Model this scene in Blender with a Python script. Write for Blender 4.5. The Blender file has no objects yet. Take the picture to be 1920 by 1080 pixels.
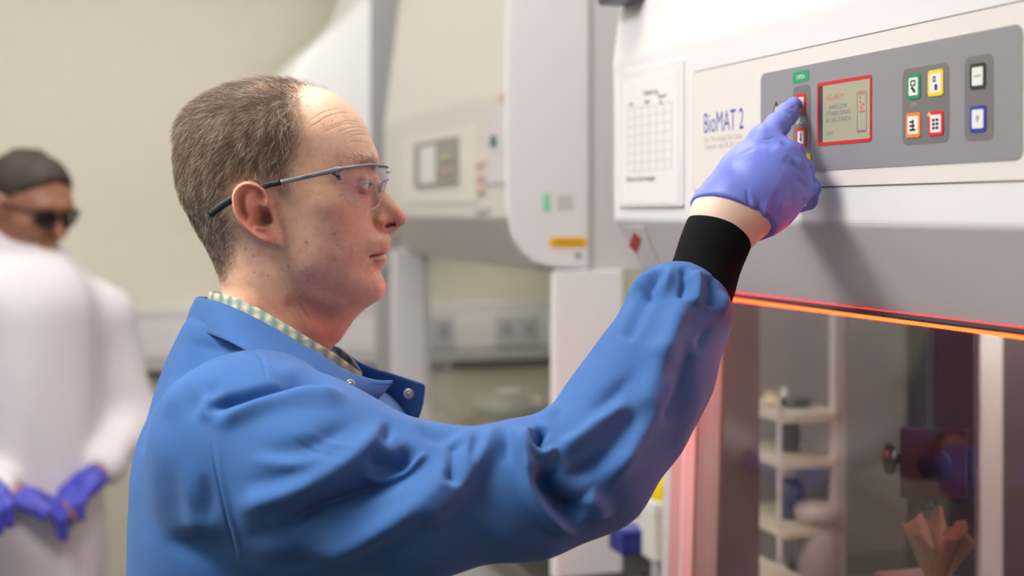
import bpy, bmesh, math, random
import numpy as np
import openvdb as vdb
from mathutils import Vector, Matrix
random.seed(7); rng = np.random.default_rng(7)
SC = bpy.context.scene
COL = SC.collection
# ------------------------------------------------------------------ camera
F = 50 / 36 * 1920; CZ = 1.6; HY = 395.0
cam = bpy.data.cameras.new('camera'); camo = bpy.data.objects.new('camera', cam); COL.objects.link(camo)
cam.lens = 50; cam.sensor_width = 36; cam.shift_y = -(540 - HY) / 1920
camo.location = (0, 0, CZ); camo.rotation_euler = (math.pi / 2, 0, 0)
cam.clip_start = .05; cam.dof.use_dof = True; cam.dof.focus_distance = 1.335; cam.dof.aperture_fstop = 3.1
SC.camera = camo
# ------------------------------------------------------------------ world, exposure
w = bpy.data.worlds.new('world'); SC.world = w; w.use_nodes = True
w.node_tree.nodes['Background'].inputs[0].default_value = (.9, .93, 1, 1)
w.node_tree.nodes['Background'].inputs[1].default_value = .02
SC.view_settings.view_transform = 'Standard'; SC.view_settings.look = 'None'
SC.view_settings.gamma = 1; SC.view_settings.use_curve_mapping = False
SC.view_settings.exposure = 0.0
LIGHT = 12.5
# ceiling light panels, the third an extra added to fill the face: (x, y, size_x, size_y, strength factor)
PANELS = [(-1.05, .85, .6, .6, 3.5), (-.15, 1.75, .6, .6, .85), (-1.6, -.3, .6, .6, .9), (1.2, -.6, .6, 1.2, .2), (-.75, 2.9, 1.2, .6, .5), (-2.5, 2.3, .6, 1.2, .7), (-2.5, .1, .6, 1.2, .8)]

def P(px, py, Y):
    return Vector(((px - 960) / F * Y, Y, CZ - (py - HY) / F * Y))

# ------------------------------------------------------------------ helpers
def link(o, parent=None):
    COL.objects.link(o)
    if parent is not None: o.parent = parent
    return o
def tag(o, label=None, cat=None, group=None, kind=None):
    if label: o['label'] = label
    if cat: o['category'] = cat
    if group: o['group'] = group
    if kind: o['kind'] = kind
    return o
def empty(name, loc=(0, 0, 0), rz=0, label=None, cat=None, group=None):
    o = bpy.data.objects.new(name, None); COL.objects.link(o); o.location = loc; o.rotation_euler = (0, 0, rz)
    o.empty_display_size = .05
    return tag(o, label, cat, group)
def obj(name, bm, mat, parent=None, smooth=False, loc=None):
    me = bpy.data.meshes.new(name); bmesh.ops.recalc_face_normals(bm, faces=bm.faces[:]); bm.to_mesh(me); bm.free()
    if mat: me.materials.append(mat)
    o = bpy.data.objects.new(name, me); link(o, parent)
    if smooth:
        for p in me.polygons: p.use_smooth = True
    if loc is not None: o.location = loc
    return o
def npmesh(name, V, Q, mat, parent=None, T=None):
    me = bpy.data.meshes.new(name)
    V = np.asarray(V, dtype=np.float32); me.vertices.add(len(V)); me.vertices.foreach_set('co', V.ravel())
    Q = np.asarray(Q, dtype=np.int32).reshape(-1, 4); T = np.zeros((0, 3), np.int32) if T is None else np.asarray(T, np.int32).reshape(-1, 3)
    nl = Q.size + T.size; me.loops.add(nl); me.loops.foreach_set('vertex_index', np.concatenate([Q.ravel(), T.ravel()]).astype(np.int32))
    st = np.concatenate([np.arange(len(Q)) * 4, Q.size + np.arange(len(T)) * 3]).astype(np.int32)
    me.polygons.add(len(st)); me.polygons.foreach_set('loop_start', st)
    me.polygons.foreach_set('use_smooth', np.ones(len(st), bool))
    me.update(calc_edges=True); me.validate()
    if mat: me.materials.append(mat)
    o = bpy.data.objects.new(name, me); link(o, parent); return o
def box(bm, x0, x1, y0, y1, z0, z1, bev=0):
    r = bmesh.ops.create_cube(bm, size=1)
    for v in r['verts']:
        v.co = Vector(((x0 + x1) / 2 + v.co.x * (x1 - x0), (y0 + y1) / 2 + v.co.y * (y1 - y0), (z0 + z1) / 2 + v.co.z * (z1 - z0)))
    if bev:
        es = list({e for v in r['verts'] for e in v.link_edges})
        bmesh.ops.bevel(bm, geom=es, offset=bev, segments=3, affect='EDGES', profile=.5)
def boxo(name, x0, x1, y0, y1, z0, z1, mat, parent=None, bev=0):
    bm = bmesh.new(); box(bm, x0, x1, y0, y1, z0, z1, bev); return obj(name, bm, mat, parent)
def rrect(x0, x1, z0, z1, r, n=6):
    pts = []
    for cx, cz, a0 in ((x1 - r, z1 - r, 0), (x0 + r, z1 - r, 90), (x0 + r, z0 + r, 180), (x1 - r, z0 + r, 270)):
        for k in range(n + 1):
            a = math.radians(a0 + 90 * k / n); pts.append((cx + r * math.cos(a), cz + r * math.sin(a)))
    return pts
def plate(bm, pts, y0, y1, hole=None):
    """polygon in the x-z plane extruded from y0 to y1 (optionally a ring around hole with the same count)"""
    n = len(pts)
    a = [bm.verts.new((x, y0, z)) for x, z in pts]; b = [bm.verts.new((x, y1, z)) for x, z in pts]
    for i in range(n): bm.faces.new((a[i], a[(i + 1) % n], b[(i + 1) % n], b[i]))
    if hole:
        c = [bm.verts.new((x, y0, z)) for x, z in hole]; d = [bm.verts.new((x, y1, z)) for x, z in hole]
        for i in range(n):
            j = (i + 1) % n
            bm.faces.new((c[j], c[i], d[i], d[j])); bm.faces.new((a[j], a[i], c[i], c[j])); bm.faces.new((b[i], b[j], d[j], d[i]))
    else:
        bm.faces.new(a[::-1]); bm.faces.new(b)
def plateo(name, pts, y0, y1, mat, parent, hole=None):
    bm = bmesh.new(); plate(bm, pts, y0, y1, hole); return obj(name, bm, mat, parent)
def prism(bm, prof, x0, x1):
    """profile in (y,z) extruded along x"""
    a = [bm.verts.new((x0, y, z)) for y, z in prof]; b = [bm.verts.new((x1, y, z)) for y, z in prof]; n = len(prof)
    for i in range(n): bm.faces.new((a[i], a[(i + 1) % n], b[(i + 1) % n], b[i]))
    bm.faces.new(a[::-1]); bm.faces.new(b)
def lathe(bm, prof, c=(0, 0, 0), n=24, axis=None):
    rows = []
    R = Matrix.Identity(3) if axis is None else Vector((0, 0, 1)).rotation_difference(Vector(axis)).to_matrix()
    for r, z in prof:
        rows.append([bm.verts.new(R @ Vector((r * math.cos(2 * math.pi * k / n), r * math.sin(2 * math.pi * k / n), z)) + Vector(c)) for k in range(n)])
    for i in range(len(rows) - 1):
        for k in range(n): bm.faces.new((rows[i][k], rows[i][(k + 1) % n], rows[i + 1][(k + 1) % n], rows[i + 1][k]))
    bm.faces.new(rows[0][::-1]); bm.faces.new(rows[-1])
def spl(pts, n=8):
    """Catmull-Rom resample"""
    p = np.asarray(pts, float); q = np.vstack([2 * p[0] - p[1], p, 2 * p[-1] - p[-2]]); out = []
    for i in range(len(p) - 1):
        a, b, c, d = q[i:i + 4]
        for t in np.linspace(0, 1, n, endpoint=False):
            out.append(.5 * (2 * b + (c - a) * t + (2 * a - 5 * b + 4 * c - d) * t * t + (-a + 3 * b - 3 * c + d) * t ** 3))
    out.append(p[-1]); return np.array(out)
def tube(bm, pts, rad, n=10, flat=1.0):
    pts = [Vector(p) for p in pts]; rows = []
    for i, p in enumerate(pts):
        t = (pts[min(i + 1, len(pts) - 1)] - pts[max(i - 1, 0)]).normalized()
        u = t.cross(Vector((0, 0, 1)));
        if u.length < 1e-4: u = t.cross(Vector((0, 1, 0)))
        u.normalize(); v = u.cross(t); r = rad[i] if hasattr(rad, '__len__') else rad
        rows.append([bm.verts.new(p + u * math.cos(2 * math.pi * k / n) * r * flat + v * math.sin(2 * math.pi * k / n) * r) for k in range(n)])
    for i in range(len(rows) - 1):
        for k in range(n): bm.faces.new((rows[i][k], rows[i][(k + 1) % n], rows[i + 1][(k + 1) % n], rows[i + 1][k]))
    bm.faces.new(rows[0][::-1]); bm.faces.new(rows[-1])

# ------------------------------------------------------------------ materials
def srgb(c):
    return tuple((x / 255 / 12.92 if x / 255 <= .04045 else ((x / 255 + .055) / 1.055) ** 2.4) for x in c) + (1,)
MC = {}
def mat(name, col, rough=.5, metal=0, emit=None, es=0, spec=.5, bump=0, bscale=60, var=0, sss=0, coat=0, sheen=0, raw=False):
    if name in MC: return MC[name]
    m = bpy.data.materials.new(name); MC[name] = m; m.use_nodes = True
    nt = m.node_tree; b = nt.nodes['Principled BSDF']
    c = col if raw else srgb(col)
    b.inputs['Base Color'].default_value = c; b.inputs['Roughness'].default_value = rough; b.inputs['Metallic'].default_value = metal
    b.inputs['Specular IOR Level'].default_value = spec; b.inputs['Coat Weight'].default_value = coat; b.inputs['Sheen Weight'].default_value = sheen
    if emit: b.inputs['Emission Color'].default_value = tuple(emit) + (1,); b.inputs['Emission Strength'].default_value = es
    tc = nt.nodes.new('ShaderNodeTexCoord')
    no = nt.nodes.new('ShaderNodeTexNoise'); no.inputs['Scale'].default_value = bscale; no.inputs['Detail'].default_value = 4
    nt.links.new(tc.outputs['Object'], no.inputs['Vector'])
    if bump:
        bp = nt.nodes.new('ShaderNodeBump'); bp.inputs['Strength'].default_value = bump; bp.inputs['Distance'].default_value = .002
        nt.links.new(no.outputs[0], bp.inputs['Height']); nt.links.new(bp.outputs[0], b.inputs['Normal'])
    if var:
        mx = nt.nodes.new('ShaderNodeMix'); mx.data_type = 'RGBA'
        n2 = nt.nodes.new('ShaderNodeTexNoise'); n2.inputs['Scale'].default_value = bscale * .15; n2.inputs['Detail'].default_value = 3
        nt.links.new(tc.outputs['Object'], n2.inputs['Vector']); nt.links.new(n2.outputs[0], mx.inputs['Factor'])
        mx.inputs['A'].default_value = tuple(max(0, x * (1 - var)) for x in c[:3]) + (1,); mx.inputs['B'].default_value = tuple(min(1, x * (1 + var)) for x in c[:3]) + (1,)
        nt.links.new(mx.outputs['Result'], b.inputs['Base Color'])
    return m
def glass(name, tint=(1, 1, 1), rough=0.0, ior=1.5, k=1.0):
    m = bpy.data.materials.new(name); m.use_nodes = True; nt = m.node_tree
    for n in list(nt.nodes): nt.nodes.remove(n)
    out = nt.nodes.new('ShaderNodeOutputMaterial'); mx = nt.nodes.new('ShaderNodeMixShader'); tr = nt.nodes.new('ShaderNodeBsdfTransparent'); gl = nt.nodes.new('ShaderNodeBsdfGlossy')
    fr = nt.nodes.new('ShaderNodeFresnel'); fr.inputs[0].default_value = ior; gl.inputs['Roughness'].default_value = rough
    mm = nt.nodes.new('ShaderNodeMath'); mm.operation = 'MULTIPLY'; mm.inputs[1].default_value = k; mm.use_clamp = True
    tr.inputs[0].default_value = tuple(tint) + (1,)
    ge = nt.nodes.new('ShaderNodeNewGeometry'); fb = nt.nodes.new('ShaderNodeMath'); fb.operation = 'SUBTRACT'; fb.inputs[0].default_value = 1; nt.links.new(ge.outputs['Backfacing'], fb.inputs[1]); fk = nt.nodes.new('ShaderNodeMath'); fk.operation = 'MULTIPLY'; nt.links.new(fr.outputs[0], fk.inputs[0]); nt.links.new(fb.outputs[0], fk.inputs[1])
    nt.links.new(fk.outputs[0], mm.inputs[0]); nt.links.new(mm.outputs[0], mx.inputs[0]); nt.links.new(tr.outputs[0], mx.inputs[1]); nt.links.new(gl.outputs[0], mx.inputs[2]); nt.links.new(mx.outputs[0], out.inputs[0])
    return m
M_wall = mat('wall_paint', (213, 207, 190), .7, bump=.05, bscale=300, var=.03)
M_ceil = mat('ceiling_tile', (235, 235, 230), .8, bump=.1, bscale=200)
M_floor = mat('vinyl_floor', (84, 88, 94), .35, bump=.03, bscale=150, var=.1)
M_white = mat('powder_white', (224, 220, 220), .38, bump=.04, bscale=700)
M_white2 = mat('powder_grey_white', (205, 201, 200), .42, bump=.04, bscale=500)
M_greyw = mat('grey_paint', (165, 160, 158), .45, bump=.04, bscale=500)
M_fascia = mat('cream_fascia', (222, 215, 209), .4, bump=.03, bscale=900)
M_panel = mat('panel_grey', (138, 137, 140), .38, bump=.05, bscale=1500, var=.03)
M_pad = mat('panel_dark_grey', (112, 108, 110), .42)
M_line = mat('seam_shadow', (118, 113, 110), .7)
M_black = mat('black_plastic', (14, 14, 15), .45)
M_text = mat('text_blue', (38, 66, 160), .5)
M_tgrey = mat('text_grey', (168, 160, 152), .6)
M_twhite = mat('text_white', (225, 222, 220), .6)
M_tblack = mat('text_black', (40, 40, 48), .6)
M_pglass = glass('cabinet_glass', (.86, .84, .83), ior=1.5, k=1.1)
M_sglass = glass('side_glass', (.96, .96, .95), ior=1.45)
M_lens = glass('lens_clear', (.96, .96, .975), ior=1.5, k=.6)
M_steel = mat('brushed_steel', (150, 148, 146), .32, metal=1)
M_led = mat('led_strip', (255, 60, 30), .4, emit=(1, .0052, .0007), es=85)

# ------------------------------------------------------------------ cabinet frame
OX, OY = (540 / F) * 1.45, 1.45
UX, UY, NX, NY = .304, -.9527, .9527, .304
CROT = math.atan2(UY, UX)
def L(px, py, y=-.0015):
    rx = (px - 960) / F
    x = (rx * (OY + y * NY) - OX - y * NX) / (UX - rx * UY); Y = OY + x * UY + y * NY
    return x, CZ - (py - HY) / F * Y
def LX(px, py, x):
    rx = (px - 960) / F
    y = (rx * (OY + x * UY) - OX - x * UX) / (NX - rx * NY); Y = OY + x * UY + y * NY
    return y, CZ - (py - HY) / F * Y
def text(s, x, z, y, size, m, parent, name='lettering', sx=1.0, align='LEFT', ext=.0001, shear=0):
    c = bpy.data.curves.new(name, 'FONT'); c.body = s; c.size = size; c.align_x = align; c.extrude = ext; c.shear = shear; c.resolution_u = 3
    c.materials.append(m); o = bpy.data.objects.new(name, c); link(o, parent)
    o.location = (x, y, z); o.rotation_euler = (math.pi / 2, 0, 0); o.scale = (sx, 1, 1); return o

# ------------------------------------------------------------------ room
room = lambda name, *a: tag(boxo(name, *a), kind='structure')
def local_struct(name, x0, x1, y0, y1, z0, z1, m, bev=0):
    o = boxo(name, x0, x1, y0, y1, z0, z1, m, None, bev); o.location = (OX, OY, 0); o.rotation_euler = (0, 0, CROT); return tag(o, kind='structure')
XB = -2.72
local_struct('wall_back', XB - .1, XB, -5.1, .95, 0, 2.75, M_wall)
local_struct('wall_right', XB, 4.2, .85, .95, 0, 2.75, M_wall)
local_struct('wall_left', XB, 4.2, -5.1, -5.0, 0, 2.75, M_wall)
local_struct('wall_front', 4.1, 4.2, -5.0, .85, 0, 2.75, M_wall)
local_struct('floor', XB - .1, 4.2, -5.1, .95, -.1, 0, M_floor)
local_struct('ceiling', XB - .1, 4.2, -5.1, .95, 2.75, 2.85, M_ceil)
for i, (x, y, sx, sy, k) in enumerate(PANELS):
    t = empty('ceiling_light', (x, y, 2.735), 0, 'square recessed ceiling light panel' if abs(sx - sy) < .01 else 'long recessed ceiling light panel', 'ceiling light', 'recessed ceiling light panels')
    bm = bmesh.new(); plate(bm, rrect(-sx / 2 - .02, sx / 2 + .02, -sy / 2 - .02, sy / 2 + .02, .005, 1), -.012, .012, rrect(-sx / 2, sx / 2, -sy / 2, sy / 2, .004, 1))
    f = obj('light_frame', bm, M_white, t); f.rotation_euler = (math.pi / 2, 0, 0)
    d = boxo('diffuser', -sx / 2, sx / 2, -sy / 2, sy / 2, -.002, .006, mat('diffuser_%d' % int(k * 100), (255, 255, 255), .5, emit=(1, .975, .94), es=LIGHT * k), t)

# dado trunking with sockets along the back wall
tr = empty('cable_trunking', (OX, OY, 0), CROT, 'long white cable trunking fixed across the cream back wall', 'cable trunking')
bm = bmesh.new()
box(bm, XB, XB + .05, -4.9, .84, 1.165, 1.335, .008); obj('trunking_body', bm, M_white2, tr)
boxo('trunking_cover', XB + .05, XB + .056, -4.9, .84, 1.20, 1.30, M_white, tr, .002)
for yy in (.30, .56):
    s = boxo('socket_plate', XB + .056, XB + .064, yy - .07, yy + .07, 1.205, 1.295, mat('socket_grey', (172, 172, 176), .5), tr, .003)
    for q in (-.035, .035): boxo('socket_outlet', XB + .064, XB + .066, yy + q - .012, yy + q + .012, 1.235, 1.27, M_pad, s)
boxo('trunking_painted_shadow', XB, XB + .03, -4.9, .84, 1.15, 1.165, M_pad, tr)  # solid dark strip standing in for the shadow under the trunking

# ------------------------------------------------------------------ safety cabinet (near)
def hood_profile(depth=.78, top=2.3):
    return [(0, 1.587), (0, 1.801), (.062, top), (depth, top), (depth, 1.496), (.062, 1.498)]
cab = empty('safety_cabinet', (OX, OY, 0), CROT, 'white safety cabinet with blue lettering, grey button panel and glowing orange strip', 'safety cabinet')
X0, X1 = -.512, .78
bm = bmesh.new(); prism(bm, hood_profile(), X0, X1)
bmesh.ops.bevel(bm, geom=bm.edges[:], offset=.004, segments=3, affect='EDGES', profile=.5); obj('hood', bm, M_white, cab)
# fascia plate with seam
fx, zt = L(1298, 137); _, zb = L(1300, 357)
plateo('seam', rrect(fx - .0015, .72, zb - .0015, zt + .0015, .010), -.0008, .002, M_line, cab)
plateo('fascia_plate', rrect(fx, .718, zb, zt, .009), -.0025, .001, M_fascia, cab)
gx0 = L(1426, 140)[0]; gx1 = L(1917, 44)[0]; gz1 = (L(1426, 137)[1] + L(1916, 46)[1]) / 2; gz0 = (L(1528, 321)[1] + L(1917, 299)[1]) / 2
cp_ = plateo('control_panel', rrect(gx0, gx1, gz0, gz1, .009, 8), -.0042, -.002, M_panel, cab)
def prect(a, b, top, bot, r, y0, y1, m, name, parent):
    """rectangle on the front plane from pixel column a to b, vertical extent read at column a"""
    xa, z1 = L(a, top); xb, _ = L(b, top); _, z0 = L(a, bot)
    return plateo(name, rrect(xa, xb, z0, z1, r, 6), y0, y1, m, parent), (xa, xb, z0, z1)
for a, b, t, bo in ((1487, 1520, 163, 287), (1692, 1780, 131, 273), (1809, 1863, 108, 266)):
    prect(a, b, t, bo, .007, -.0048, -.004, M_pad, 'button_pad', cab)
o_, (a, b, c, d) = prect(1487, 1517, 136, 157, .002, -.0054, -.004, mat('label_green', (30, 150, 98), .5), 'open_label', cab)
text('OPEN', (a + b) / 2, (c + d) / 2 - .0022, -.0057, .0062, M_twhite, o_, align='CENTER', sx=1.05)
o_, (a, b, c, d) = prect(1489, 1520, 291, 310, .002, -.0054, -.004, mat('label_yellow', (236, 200, 20), .5), 'warning_label', cab)
text('STOP', (a + b) / 2 + .004, (c + d) / 2 - .002, -.0057, .006, M_tblack, o_, align='CENTER')
M_key = mat('key_white', (224, 222, 220), .4)
def button(a, b, top, bot, colr, icon):
    nm = 'btn_%d_%d_%d' % colr
    xa, z1 = L(a, top); xb, _ = L(b, top); _, z0 = L(a, bot); r = .0032; q = .0030 if (b - a) > 20 else .0036
    fr = plateo('button', rrect(xa, xb, z0, z1, r, 6), -.0068, -.004, mat(nm, colr, .4), cab, None)
    k = plateo('key_face', rrect(xa + q, xb - q, z0 + q, z1 - q, .0014, 6), -.0074, -.0062, M_key, fr)
    bm = bmesh.new(); cx, cz = (xa + xb) / 2, (z0 + z1) / 2; w_ = (xb - xa) / 2 - q; h_ = (z1 - z0) / 2 - q
    y0, y1 = -.0077, -.0073
    if icon in ('up', 'down'):
        s = 1 if icon == 'up' else -1
        plate(bm, [(cx - .15 * w_, cz - s * .7 * h_), (cx + .15 * w_, cz - s * .7 * h_), (cx + .15 * w_, cz + s * .2 * h_), (cx + .45 * w_, cz + s * .2 * h_), (cx, cz + s * .75 * h_), (cx - .45 * w_, cz + s * .2 * h_), (cx - .15 * w_, cz + s * .2 * h_)], y0, y1)
    elif icon == 'fan':
        plate(bm, rrect(cx - .6 * w_, cx + .5 * w_, cz + .05 * h_, cz + .7 * h_, .001, 3), y0, y1, rrect(cx - .4 * w_, cx + .3 * w_, cz + .2 * h_, cz + .55 * h_, .0007, 3))
        plate(bm, [(cx - .6 * w_, cz - .1 * h_), (cx - .1 * w_, cz + 0 * h_), (cx + .6 * w_, cz - .6 * h_), (cx + .2 * w_, cz - .75 * h_)], y0, y1)
    elif icon == 'lamp':
        plate(bm, rrect(cx - .4 * w_, cx + .1 * w_, cz + .1 * h_, cz + .7 * h_, .001, 3), y0, y1, rrect(cx - .25 * w_, cx - .05 * w_, cz + .25 * h_, cz + .55 * h_, .0005, 3))
        plate(bm, rrect(cx - .1 * w_, cx + .4 * w_, cz - .75 * h_, cz - .15 * h_, .0006, 3), y0, y1)
    elif icon == 'grid':
        for i in range(2):
            for j in range(3): plate(bm, rrect(cx + (-.6 + .65 * i) * w_, cx + (-.1 + .65 * i) * w_, cz + (-.65 + .45 * j) * h_, cz + (-.35 + .45 * j) * h_, .0004, 2), y0, y1)
    elif icon == 'drop':
        for i in range(3): plate(bm, rrect(cx - .6 * w_, cx + (.5 - .15 * i) * w_, cz + (-.65 + .45 * i) * h_, cz + (-.42 + .45 * i) * h_, .0004, 2), y0, y1)
        plate(bm, rrect(cx - .1 * w_, cx + .15 * w_, cz - .6 * h_, cz + .6 * h_, .0004, 2), y0, y1)
    elif icon == 'dash':
        plate(bm, rrect(cx - .6 * w_, cx + .6 * w_, cz - .05 * h_, cz + .12 * h_, .0004, 2), y0, y1)
    else:
        plate(bm, rrect(cx - .25 * w_, cx + .25 * w_, cz - .1 * h_, cz + .35 * h_, .0005, 2), y0, y1); plate(bm, rrect(cx - .1 * w_, cx + .1 * w_, cz - .4 * h_, cz - .1 * h_, .0004, 2), y0, y1)
    obj('icon', bm, M_tblack if icon not in ('dash', 'dot') else mat('icon_soft', (150, 150, 150), .5), fr)
    return fr, (xa, xb, z0, z1)
RED = (214, 22, 32)
fr, bt = button(1494, 1511.5, 177, 214, RED, 'up'); BUT = ((bt[0] + bt[1]) / 2, (bt[2] + bt[3]) / 2)
fr['label'] = 'red-framed button under the fingertip'
button(1494, 1512, 240, 277, RED, 'down')[0]['label'] = 'red-framed button with a down arrow'
x_, z_ = L(1493, 233); text('SASH', x_, z_, -.0052, .0100, M_twhite, cab, sx=.86)
button(1702, 1726.5, 141, 187, (30, 140, 95), 'fan')[0]['label'] = 'green-framed button'
button(1741, 1770, 133, 182, (236, 205, 15), 'lamp')[0]['label'] = 'yellow-framed button'
button(1700, 1727, 213, 259, (246, 126, 35), 'drop')[0]['label'] = 'orange-framed button'
fr, bt = button(1742, 1770, 210, 256, (210, 25, 40), 'grid'); fr['label'] = 'red-framed button with a lit dot'
bm = bmesh.new(); lathe(bm, [(.0017, 0), (.0017, .001), (.0009, .0016)], (bt[0] + .002, -.0068, bt[3] - .0025), 12, (0, -1, 0)); obj('indicator_light', bm, mat('indicator', (255, 60, 20), .4, emit=(1, .02, .008), es=26), fr)
button(1820, 1849, 121, 169, (45, 43, 45), 'dash')[0]['label'] = 'black-framed button'
button(1820, 1850, 200, 249, (40, 55, 160), 'dot')[0]['label'] = 'blue-framed button'
x_, z_ = L(1708, 200); text('ON', x_, z_, -.0052, .0055, M_tgrey, cab)
# warning triangle
tx, tz = L(1455.5, 190); _, tb = L(1455, 262); tl = L(1436, 262)[0]; trr = L(1475.5, 262)[0]
def tri(k, y0, y1, m, name):
    cz = tb + (tz - tb) * .36; cx = (tl + trr) / 2; pts = []
    for X, Z in ((tl, tb), (trr, tb), (cx, tz)):
        v = Vector((X - cx, Z - cz)) * k; c = Vector((cx, cz)) + v * .94; n_ = v.normalized()
        a0 = math.atan2(n_.y, n_.x)
        for t in (-.9, -.45, 0, .45, .9): pts.append((c.x + .0016 * math.cos(a0 + t), c.y + .0016 * math.sin(a0 + t)))
    return plateo(name, pts, y0, y1, m, cab)
t1 = tri(1.0, -.0048, -.004, M_tblack, 'warning_triangle'); 
t2 = tri(.80, -.0052, -.004, mat('label_yellow', (236, 200, 20), .5), 'triangle_face'); t2.parent = t1
text('!', (tl + trr) / 2, tb + .006, -.0055, .022, M_tblack, t1, align='CENTER')
# screen
sx0, sz1 = L(1532.5, 156.5); _, sz0 = L(1533, 274); sx1 = L(1635, 142)[0]
q = .0032
fr = plateo('screen_frame', rrect(sx0, sx1, sz0, sz1, .004, 6), -.0056, -.004, mat('screen_red', (200, 30, 40), .35), cab, rrect(sx0 + q, sx1 - q, sz0 + q, sz1 - q, .002, 6))
M_lcd = mat('lcd', (150, 146, 122), .3, emit=(.5, .48, .36), es=.16)
scr = plateo('display_screen', rrect(sx0 + q * .9, sx1 - q * .9, sz0 + q * .9, sz1 - q * .9, .002, 6), -.0046, -.004, M_lcd, fr)
W_ = sx1 - sx0; H_ = sz1 - sz0
plateo('screen_edge_strip', rrect(sx0 + q, sx0 + q + .0075, sz0 + q, sz1 - q, .0005, 2), -.0048, -.0042, mat('screen_bezel', (60, 56, 66), .4), fr)  # dark strip along the screen's left edge
M_lt = mat('lcd_text', (112, 112, 120), .6); M_lr = mat('lcd_red', (186, 112, 106), .6)
fxn = lambda u: sx0 + u * W_; fzn = lambda v: sz0 + v * H_
for s, v in (('AIRFLOW', .555), ('STABILISING', .455), ('60 SECONDS', .355)):
    text(s, fxn(.40), fzn(v), -.0048, .0062, M_lt, fr, align='CENTER', sx=1.3)
text('ALARM', fxn(.17), fzn(.70), -.0048, .0085, M_lr, fr, sx=1.2, shear=.3)
text('13:41', fxn(.15), fzn(.15), -.0048, .006, M_lt, fr, sx=1.2)
bm = bmesh.new(); plate(bm, rrect(fxn(.74), fxn(.91), fzn(.15), fzn(.77), .001, 3), -.0048, -.0043, rrect(fxn(.75), fxn(.90), fzn(.16), fzn(.76), .001, 3)); obj('diagram_outline', bm, M_lt, fr)
boxo('diagram_base', fxn(.75), fxn(.90), -.0049, -.0045, fzn(.16), fzn(.185), M_lt, fr)
bm = bmesh.new()
for v, a_, b_ in ((.72, .76, .88), (.66, .78, .81), (.60, .78, .81), (.55, .82, .87), (.50, .80, .84), (.45, .78, .88)): plate(bm, rrect(fxn(a_), fxn(b_), fzn(v), fzn(v + .035), .0004, 2), -.0048, -.0043)
obj('diagram_marks', bm, M_lr, fr)
# brand lettering
x_, z_ = L(1318, 250); t = text('BioMAT 2', x_, z_, -.0026, .0335, M_text, cab, ext=.0002, sx=.74)
LOGO = t
x_, z_ = L(1319, 267); text('Class 2 Microbiological Safety Cabinet', x_, z_, -.0026, .0088, M_tgrey, cab, sx=.72)
x_, z_ = L(1320, 280.5); text('Complies with BS EN 12469:2000', x_, z_, -.0026, .0088, M_tgrey, cab)
bpy.context.view_layer.update()
for o in list(cab.children_recursive):
    if o.type == 'FONT': o.location.y *= .35; o.data.extrude = .00003
    elif o.name.split('.')[0] != 'hood':
        for v in o.data.vertices:
            if v.co.y < 0: v.co.y *= .35
# LED strip and chin details
bm = bmesh.new(); box(bm, X0 + .01, X1 - .01, .0632, .0690, 1.4900, 1.4942, .0008); led = obj('led_strip', bm, M_led, cab)
boxo('led_red_fill', X0 + .01, X1 - .01, .0695, .095, 1.4915, 1.4942, mat('led_red_glow', (255, 60, 60), .4, emit=(1, .03, .06), es=12), led)  # unseen glowing slab, added to throw more red onto the sleeve
bm = bmesh.new()
prism(bm, [(.0525, 1.4950), (.0515, 1.4975), (.0560, 1.5005), (.0635, 1.4960)], X0 + .004, X1 - .004); obj('drip_rail', bm, mat('dark_trim', (62, 56, 62), .5), cab)  # lip lowered to keep the strip's red light off glove and chin
# hazard sticker lying on the sloping chin
def CH(px, py):
    # chin plane: y = .045*(1.587-z)/.085
    y = 0
    for _ in range(12):
        x, z = L(px, py, y); y = .062 * (1.587 - z) / .089
    return x, y, z
def chin_quad(name, pts, off, m, parent):
    bm = bmesh.new(); nv = Vector((0, -.089, -.062)).normalized()
    a_ = [bm.verts.new(Vector(CH(*p)) + nv * off) for p in pts]; b_ = [bm.verts.new(Vector(CH(*p)) + nv * (off - .0008)) for p in pts]; n = len(pts)
    bm.faces.new(a_); bm.faces.new(b_[::-1])
    for i in range(n): bm.faces.new((a_[i], a_[(i + 1) % n], b_[(i + 1) % n], b_[i]))
    return obj(name, bm, m, parent)
hs = chin_quad('hazard_sticker', [(1171, 425), (1209, 425), (1238, 500), (1200, 500)], .0008, M_white, cab)
chin_quad('hazard_diamond', [(1190, 434), (1204, 448), (1194, 474), (1180, 460)], .0013, mat('hazard_red', (190, 50, 55), .5), hs)
# top latch
a_, z1 = L(1178, 0, .05); 
bm = bmesh.new(); lx0 = L(1182, 8, .02)[0]; lx1 = L(1226, 8, .02)[0]; lz = L(1200, 8, .02)[1]
box(bm, lx0, lx1, -.03, .06, lz, lz + .03, .006); box(bm, lx0 + .02, lx1 - .005, -.045, .0, lz + .008, lz + .022, .005); obj('latch', bm, mat('latch_grey', (120, 115, 125), .35), cab)
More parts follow.
